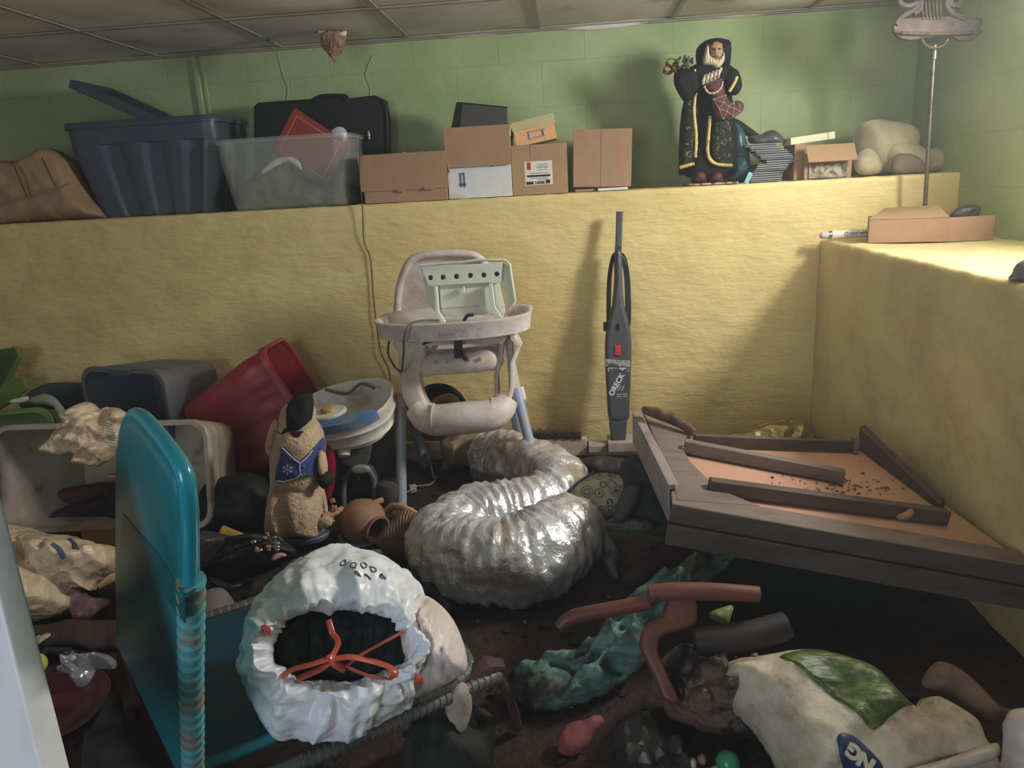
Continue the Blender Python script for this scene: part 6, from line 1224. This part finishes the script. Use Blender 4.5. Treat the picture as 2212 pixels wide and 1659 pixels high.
for n_, l_, c_, o_, pl__, T_, mt_, kk in (
 ('paisley_cushion', 'beige cushion printed with dark rings between the duct and upturned table', 'cushion', [(1208, 1085), (1240, 1050), (1290, 1022), (1345, 1028), (1368, 1045), (1352, 1085), (1325, 1115), (1300, 1125), (1240, 1108)], tilt(G(1290, 1125, .12), 40), .05, M_pais, dict(Rd=.05, cr=.006, cf=9)),
 ('patterned_sheet', 'faded dark patterned sheet trailing to a point below the ring-printed cushion', 'sheet', [(1222, 1100), (1260, 1110), (1320, 1125), (1370, 1120), (1420, 1130), (1400, 1150), (1340, 1150), (1316, 1150), (1330, 1170), (1342, 1200), (1338, 1240), (1345, 1268), (1325, 1250), (1305, 1220), (1300, 1190), (1265, 1170), (1240, 1140)], tilt(G(1300, 1240, .02), 40), .03, M_paisd, dict(Rd=.03, cr=.03, cf=10)),
 ('rolled_mat', 'dark grey rolled mat leaning beside the ring-printed cushion', 'mat', [(1322, 1118), (1345, 1060), (1362, 1048), (1385, 1052), (1380, 1085), (1355, 1125), (1335, 1130)], tilt(G(1350, 1130, .16), 30), .03, mat('grey_mat', (70, 66, 64), .8), dict(Rd=.03)),
 ('dark_sheet', 'dark crumpled sheet under the left corner of the upturned table', 'sheet', [(1340, 1000), (1395, 990), (1420, 1060), (1440, 1110), (1470, 1140), (1430, 1160), (1370, 1140), (1350, 1090)], tilt(G(1400, 1140, .1), 30), .04, mat('dark_cloth', (48, 46, 44), .85, bump=(('n', 26, .6, .01),)), dict(Rd=.04, cr=.02, cf=11)),
 ('dark_debris_bag', 'dark brown crumpled bag behind the duct below the pale blocks', 'bag', [(1240, 1000), (1290, 985), (1340, 990), (1390, 1000), (1380, 1030), (1330, 1040), (1270, 1025)], tilt(G(1310, 1035, .02), 40), .05, mat('brown_black_bag', (46, 38, 36), .6), dict(Rd=.05, cr=.02, cf=12)),
 ('teal_blanket', 'dirty teal blanket twisted across the floor in front of the upturned table', 'blanket', [(1095, 1462), (1140, 1440), (1210, 1415), (1290, 1370), (1350, 1300), (1420, 1250), (1490, 1208), (1560, 1190), (1592, 1192), (1575, 1220), (1520, 1262), (1470, 1310), (1430, 1370), (1400, 1420), (1350, 1470), (1280, 1512), (1200, 1535), (1130, 1522), (1105, 1492)], tilt(G(1200, 1530, .01), 58), .05, mat('dirty_teal_cloth', (98, 140, 134), .85, bump=(('n', 26, .5, .01),), dirt=((60, 58, 46), .6, 5, .1), stretch=(.6, 1, 2)), dict(Rd=.03, cr=.008, cf=12, rdir=(.72, .69, .0), res=.007, crease=(60, .03, .013, .3, 1), wob=.01)),
 ('maroon_cloth', 'dark maroon cloth in the shade right of the duct', 'cloth', [(1340, 1250), (1400, 1200), (1480, 1180), (1500, 1200), (1430, 1235), (1370, 1270)], tilt(G(1400, 1260, .01), 60), .03, mat('maroon_cloth', (60, 26, 30), .85), dict(Rd=.04, cr=.01, cf=10)),
 ('dark_blanket', 'near-black blanket heaped below the foot of the lounger', 'blanket', [(890, 1570), (930, 1530), (1000, 1520), (1060, 1540), (1070, 1600), (1040, 1680), (880, 1690), (870, 1620)], tilt(G(970, 1680, .01), 55), .05, mat('near_black_cloth', (40, 40, 38), .9, bump=(('n', 20, .7, .012),)), dict(Rd=.06, cr=.01, cf=9, crease=(40, .03, .03, .1))),
 ('pink_sock', 'dull pink sock lying on the dark floor at the bottom centre', 'sock', [(1204, 1600), (1215, 1572), (1240, 1558), (1262, 1555), (1282, 1545), (1302, 1546), (1304, 1562), (1286, 1582), (1268, 1615), (1235, 1632), (1208, 1625)], tilt(G(1250, 1630, .01), 60), .02, mat('dull_pink_cloth', (140, 74, 74), .85, bump=(('n', 40, .5, .01),), dirt=((96, 54, 52), .4, 20)), dict(Rd=.022, cr=.008, cf=22)),
 ('torn_paper_bag', 'scorched brown torn paper bag in front of the red wooden chair legs', 'paper bag', [(1408, 1470), (1430, 1425), (1480, 1400), (1560, 1392), (1625, 1400), (1650, 1450), (1665, 1510), (1700, 1560), (1690, 1620), (1640, 1600), (1560, 1590), (1500, 1570), (1440, 1540)], tilt(G(1560, 1600, .02), 50), .08, mat('scorched_paper', (120, 98, 84), .6, bump=(('n', 22, .9, .014),), dirt=((40, 30, 28), .52, 8, .06)), dict(Rd=.06, cr=.03, cf=9, ang=30, res=.007, crease=(110, .03, .02, .06), wob=.008)),
 ('white_tube_box', 'white slender tube at the bottom right over the soil bag', 'tube', [(1950, 1668), (2040, 1640), (2140, 1606), (2160, 1612), (2150, 1640), (2060, 1668), (1990, 1690)], tilt(G(2080, 1660, .17), 60), .015, mat('off_white_tube', (196, 184, 170), .5), dict(Rd=.02)),
 ('black_plastic_sheet', 'ragged dark plastic sheet at the bottom centre beside the pink sock', 'plastic sheet', [(1330, 1570), (1370, 1545), (1400, 1540), (1430, 1580), (1470, 1590), (1490, 1640), (1480, 1690), (1350, 1690), (1330, 1630)], tilt(G(1400, 1680, .01), 60), .03, mat('dull_black_plastic', (52, 50, 50), .5, bump=(('v', 14, .5, .01),)), dict(Rd=.03, cr=.02, cf=12, ang=30, crease=(40, .02, .02, .06), wob=.01)),
 ('mauve_sack', 'brown crumpled sack behind the white feed bag at the right', 'sack', [(1990, 1480), (2010, 1440), (2040, 1430), (2100, 1470), (2150, 1520), (2200, 1545), (2200, 1560), (2120, 1560), (2040, 1500)], tilt(G(2080, 1540, .15), 50), .04, mat('brown_sack', (120, 96, 76), .8, dirt=((70, 54, 44), .4, 10)), dict(Rd=.05, cr=.03, cf=10)),
 ('green_leaf_print', 'small yellow green crumpled wrapper in the shade behind the red chair rail', 'wrapper', [(1530, 1325), (1560, 1312), (1585, 1308), (1578, 1335), (1572, 1350), (1545, 1342)], tilt(G(1560, 1350, .18), 40), .012, mat('yellow_green_wrap', (122, 132, 82), .5), dict(Rd=.02, cr=.02, cf=20))):
    inflate(n_, o_, pl__, T_, mt_, None, **kk); tag(bpy.data.objects[n_], l_, c_)
mb = MB(); mb.tube([V(1212, 1082, 2.34), V(1240, 1050, 2.40), V(1284, 1020, 2.46)], .006, 8, 4); ob('piping', mb, mat('navy_piping', (44, 46, 96), .5), None); o = bpy.data.objects['piping.002'] if 'piping.002' in bpy.data.objects else None
for o in bpy.data.objects:
    if o.name.startswith('piping') and o.parent is None: tag(o, 'thin navy cord along the left edge of the ring-printed cushion', 'cord'); o.name = 'navy_cord'
# red brown wooden chair legs poking up
M_rch = mat('red_brown_wood', (112, 62, 52), .5, bump=(('w', 3, .3, .004),), dirt=((80, 46, 40), .4, 5), stretch=(1, 1, 3))
pc = G(1440, 1420, .22)
t = thing('broken_chair', 'red brown wooden chair lying broken among the rubbish right of the teal blanket', 'chair', (pc.x, pc.y, 0))
plate('leg', [(1442, 1292), (1500, 1288), (1506, 1330), (1500, 1350), (1470, 1362), (1436, 1372), (1422, 1388), (1424, 1420), (1440, 1455), (1462, 1500), (1466, 1520), (1432, 1512), (1415, 1470), (1395, 1430), (1382, 1400), (1384, 1370), (1400, 1345), (1430, 1330)], [], tilt(pc, 35), .035, .012, M_rch, t, smooth=2)
mb = MB(); mb.tube([Tq(1208, 1350, 0)*0+PLN(x, y, *tilt(pc, 35)) for x, y in ((1205, 1356), (1240, 1332), (1320, 1316), (1408, 1300))], [.013, .017, .017, .017], 12, 5); ob('rail', mb, M_rch, t)
mb = MB(); mb.tube([PLN(x, y, *tilt(pc, 30)) for x, y in ((1402, 1282), (1450, 1278), (1540, 1278), (1640, 1284))], [.018, .021, .02, .018], 14, 4); ob('rail', mb, M_rch, t)
mb = MB(); mb.tube([PLN(x, y, *tilt(pc, 33)) for x, y in ((1398, 1286), (1414, 1290), (1425, 1300))], [.018, .026, .018], 12, 3); ob('joint', mb, mat('dark_joint', (70, 48, 42), .6), t)
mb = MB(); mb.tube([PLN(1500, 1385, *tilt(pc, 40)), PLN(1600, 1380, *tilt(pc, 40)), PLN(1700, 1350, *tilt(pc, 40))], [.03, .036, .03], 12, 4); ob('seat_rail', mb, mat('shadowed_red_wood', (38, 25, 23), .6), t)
# feed bag
M_feed = mat('white_woven_sack', (198, 190, 168), .6, bump=(('n', 16, .5, .014), ('n', 120, .3, .003)), dirt=((136, 112, 88), .42, 6, .12), dirt2=((96, 76, 58), .2, 11, .07))
FO = [(1560, 1420), (1600, 1392), (1660, 1384), (1740, 1372), (1800, 1378), (1900, 1412), (1975, 1480), (2010, 1500), (2030, 1472), (2080, 1490), (2140, 1530), (2165, 1580), (2185, 1700), (1760, 1720), (1700, 1620), (1650, 1540), (1590, 1480)]
pf_ = tilt(G(1850, 1690, .06), 55); FK = dict(off=.11, seed=2, ra=.013, rf=8)
t = thing('feed_bag', 'large white sack with green grass print and navy oval at the bottom right', 'sack', (pf_[0].x, pf_[0].y, 0))
inflate('sack_body', FO, pf_, .12, M_feed, t, Rd=.10, res=.010, cr=.02, cf=5, **FK)
inflate('green_print', [(1688, 1412), (1720, 1396), (1770, 1386), (1830, 1396), (1880, 1412), (1940, 1455), (1992, 1502), (1950, 1530), (1915, 1555), (1882, 1584), (1850, 1560), (1820, 1530), (1760, 1475), (1720, 1440)], pf_, .12, mat('grass_print', (70, 92, 38), .45, dirt=((134, 144, 78), .35, 16, .08), dirt2=((44, 58, 26), .4, 11, .1), bump=(('n', 20, .5, .012),), stretch=(1, 2.4, 1)), t, Rd=.10, res=.011, cr=.02, cf=5, **FK, ref=FO, shell=.003, smooth=2)
nv_ = inflate('navy_oval', [(1800, 1600), (1815, 1594), (1840, 1600), (1875, 1625), (1905, 1660), (1890, 1680), (1840, 1680), (1812, 1650), (1802, 1625)], pf_, .12, mat('navy_print', (40, 54, 92), .5), t, Rd=.10, res=.009, cr=.02, cf=5, **FK, ref=FO, shell=.003)
ux_ = Vector((0, 0, 1)).cross(pf_[1]).normalized(); uy2 = pf_[1].cross(ux_)
ngh = surface_of(nv_)
for ch, x, y in (('G', 1842, 1622), ('N', 1868, 1644)):
    c_ = ngh(x, y, .004)
    if c_:
        a_ = R(140); n_ = (pf_[1]+Vector((0, -.25, 0))).normalized(); u1 = Vector((0, 0, 1)).cross(n_).normalized(); u2 = n_.cross(u1)
        text('lettering', ch, frame(c_, u1*math.cos(a_)+u2*math.sin(a_), u2*math.cos(a_)-u1*math.sin(a_), n_), .036, M_feed, nv_, bold=.002, ext=.003)
# small things bottom right
ball('green_bauble', 'green glossy speckled ball at the bottom edge near the feed sack', 'ball', G(1572, 1648, .035), .026, mat('green_gloss', (60, 140, 100), .25, dirt=((150, 190, 160), .2, 30)))
for k, (x, y) in enumerate(((1498, 1648), (1520, 1640), (1548, 1665))):
    inflate('shell_bit', [(x-14, y-6), (x, y-12), (x+8, y+2), (x+2, y+14), (x-10, y+8)], tilt(G(x, y+10, .02), 50), .01, mat('bone_white', (206, 190, 160), .5) if k != 1 else M_clay, None, Rd=.01, res=.005)
    o = [o for o in bpy.data.objects if o.name.startswith('shell_bit')][-1]; tag(o, ['pale cone-shaped scrap left of the green speckled ball', 'small reddish scrap left of the green speckled ball', 'bone-coloured chip right under the green speckled ball'][k], 'scrap')
M_wch = mat('white_chair_plastic', (196, 184, 178), .45, dirt=((150, 120, 110), .25, 9))
t = thing('white_chair', 'white plastic chair corner cut off at the bottom right edge', 'chair', G(2200, 1640, .1))
inflate('chair_back', [(2166, 1600), (2172, 1560), (2190, 1535), (2240, 1528), (2300, 1550), (2300, 1740), (2172, 1740), (2164, 1660)], tilt(G(2210, 1700, .2), 20), .03, M_wch, t, Rd=.03)

# ================================================================ bottom left
M_pb = mat('white_laminate', (226, 226, 228), .45, dirt=((206, 204, 204), .3, 5))
plw = tilt(V(40, 1500, .70), 12, -25)
o = plate('white_tabletop', [(-420, 1100), (-26, 1080), (2, 1186), (60, 1420), (122, 1665), (150, 1780), (-420, 1780)], [], plw, .03, .004, M_pb); tag(o, 'white laminated table top standing on end very close at the bottom left corner', 'table top')
ball('tennis_ball', 'yellow green ball on the dark floor beside the white laminated table top', 'ball', G(80, 1434, .04), .026, mat('lime_felt', (176, 188, 84), .8), (1, 1, 1.1))
t = thing('maroon_plate', 'maroon plate lying on the dark floor beside the white laminated table top', 'plate', G(145, 1530, .02))
mb = lathe([(0, .004), (.075, .004), (.085, .012), (.112, .02), (.113, .024), (.084, .017), (.074, .009), (0, .009)], 48); c_ = G(142, 1532, .02); ob('dish', mb, mat('maroon_glaze', (80, 30, 42), .3, dirt=((52, 30, 36), .3, 12)), t, M=Matrix.Translation(c_)@Matrix.Rotation(R(12), 4, 'X'), ang=50)
for n_, l_, c_, o_, pl__, T_, mt_, kk in (
 ('crumpled_foil', 'crumpled clear and silver plastic scrap on the floor above the maroon plate', 'scrap', [(128, 1450), (150, 1432), (190, 1425), (200, 1410), (225, 1415), (250, 1425), (246, 1445), (215, 1450), (205, 1475), (180, 1492), (165, 1478), (150, 1462)], tilt(G(190, 1485, .03), 55), .02, mat('silvery_scrap', (150, 146, 150), .25, metal=.3, bump=(('v', 20, .6, .01),)), dict(Rd=.02, cr=.02, cf=18, ang=25, res=.005, crease=(50, .02, .012, .03), wob=.006)),
 ('dark_rug', 'dark brown cloth layers on the floor under the large stained tan bag', 'cloth', [(40, 1365), (120, 1345), (200, 1340), (262, 1345), (262, 1400), (200, 1405), (120, 1395), (50, 1390)], tilt(G(150, 1400, .005), 70), .015, mat('brown_cloth', (64, 42, 38), .85, bump=(('n', 20, .6, .01),)), dict(Rd=.03, cr=.02, cf=9)),
 ('dark_bottle', 'dark bottle lying on the floor above the yellow green ball', 'bottle', [(90, 1404), (110, 1398), (150, 1398), (160, 1403), (172, 1405), (172, 1412), (160, 1415), (150, 1420), (110, 1422), (92, 1418)], tilt(G(130, 1420, .01), 40), .02, mat('dark_glass', (34, 40, 44), .2), dict(Rd=.02)),
 ('newspaper_scrap', 'folded newspaper scrap on the floor behind the dark bottle', 'paper', [(50, 1385), (95, 1368), (110, 1372), (72, 1398), (52, 1400)], tilt(G(80, 1395, .02), 65), .004, M_news, dict(Rd=.01, res=.01)),
 ('grey_crumbs_cloth', 'dark grey rag on the floor right of the maroon plate', 'rag', [(180, 1600), (210, 1560), (240, 1500), (262, 1500), (275, 1560), (330, 1640), (380, 1720), (200, 1720)], tilt(G(270, 1680, .005), 65), .03, mat('dark_grey_rag', (48, 44, 42), .9, bump=(('n', 20, .7, .012),)), dict(Rd=.04, cr=.03, cf=9)),
 ('tan_wrapping', 'brown paper wrapping tucked under the raised lounger back', 'wrapping', [(268, 1380), (285, 1400), (300, 1440), (330, 1480), (345, 1520), (320, 1510), (290, 1480), (272, 1440)], tilt(G(310, 1500, .08), 40), .02, mat('tan_wrap', (120, 94, 82), .8), dict(Rd=.02, cr=.01, cf=14))):
    inflate(n_, o_, pl__, T_, mt_, None, **kk); tag(bpy.data.objects[n_], l_, c_)
# loose debris trodden into the floor
for seed, n_, col, lab, box_, zz in ((1, 700, (44, 34, 30), 'dark leaf litter and grit scattered over the brown floor', (-2.2, 1.05, 1.0, 3.3), .004), (2, 70, (104, 86, 74), 'pale paper flecks and chips scattered over the brown floor', (-2.0, .9, 1.1, 3.2), .006)):
    rnd = random.Random(seed); mb = MB()
    for k in range(n_):
        x, y = rnd.uniform(box_[0], box_[1]), rnd.uniform(box_[2], box_[3]); s_ = rnd.uniform(.004, .02 if seed == 1 else .012); m_ = 6; a0 = rnd.uniform(0, 6)
        ring = [Vector((x+s_*math.cos(a0+i*6.283/m_)*rnd.uniform(.6, 1), y+s_*math.sin(a0+i*6.283/m_)*rnd.uniform(.5, 1), zz*.3)) for i in range(m_)]
        ring2 = [p+Vector((rnd.uniform(-.002, .002), 0, rnd.uniform(.002, .008))) for p in ring]; mb.loft([ring, ring2])
    tag(ob('floor_litter', mb, mat('litter_%d' % seed, col, .85)), lab, 'litter', kind='stuff')
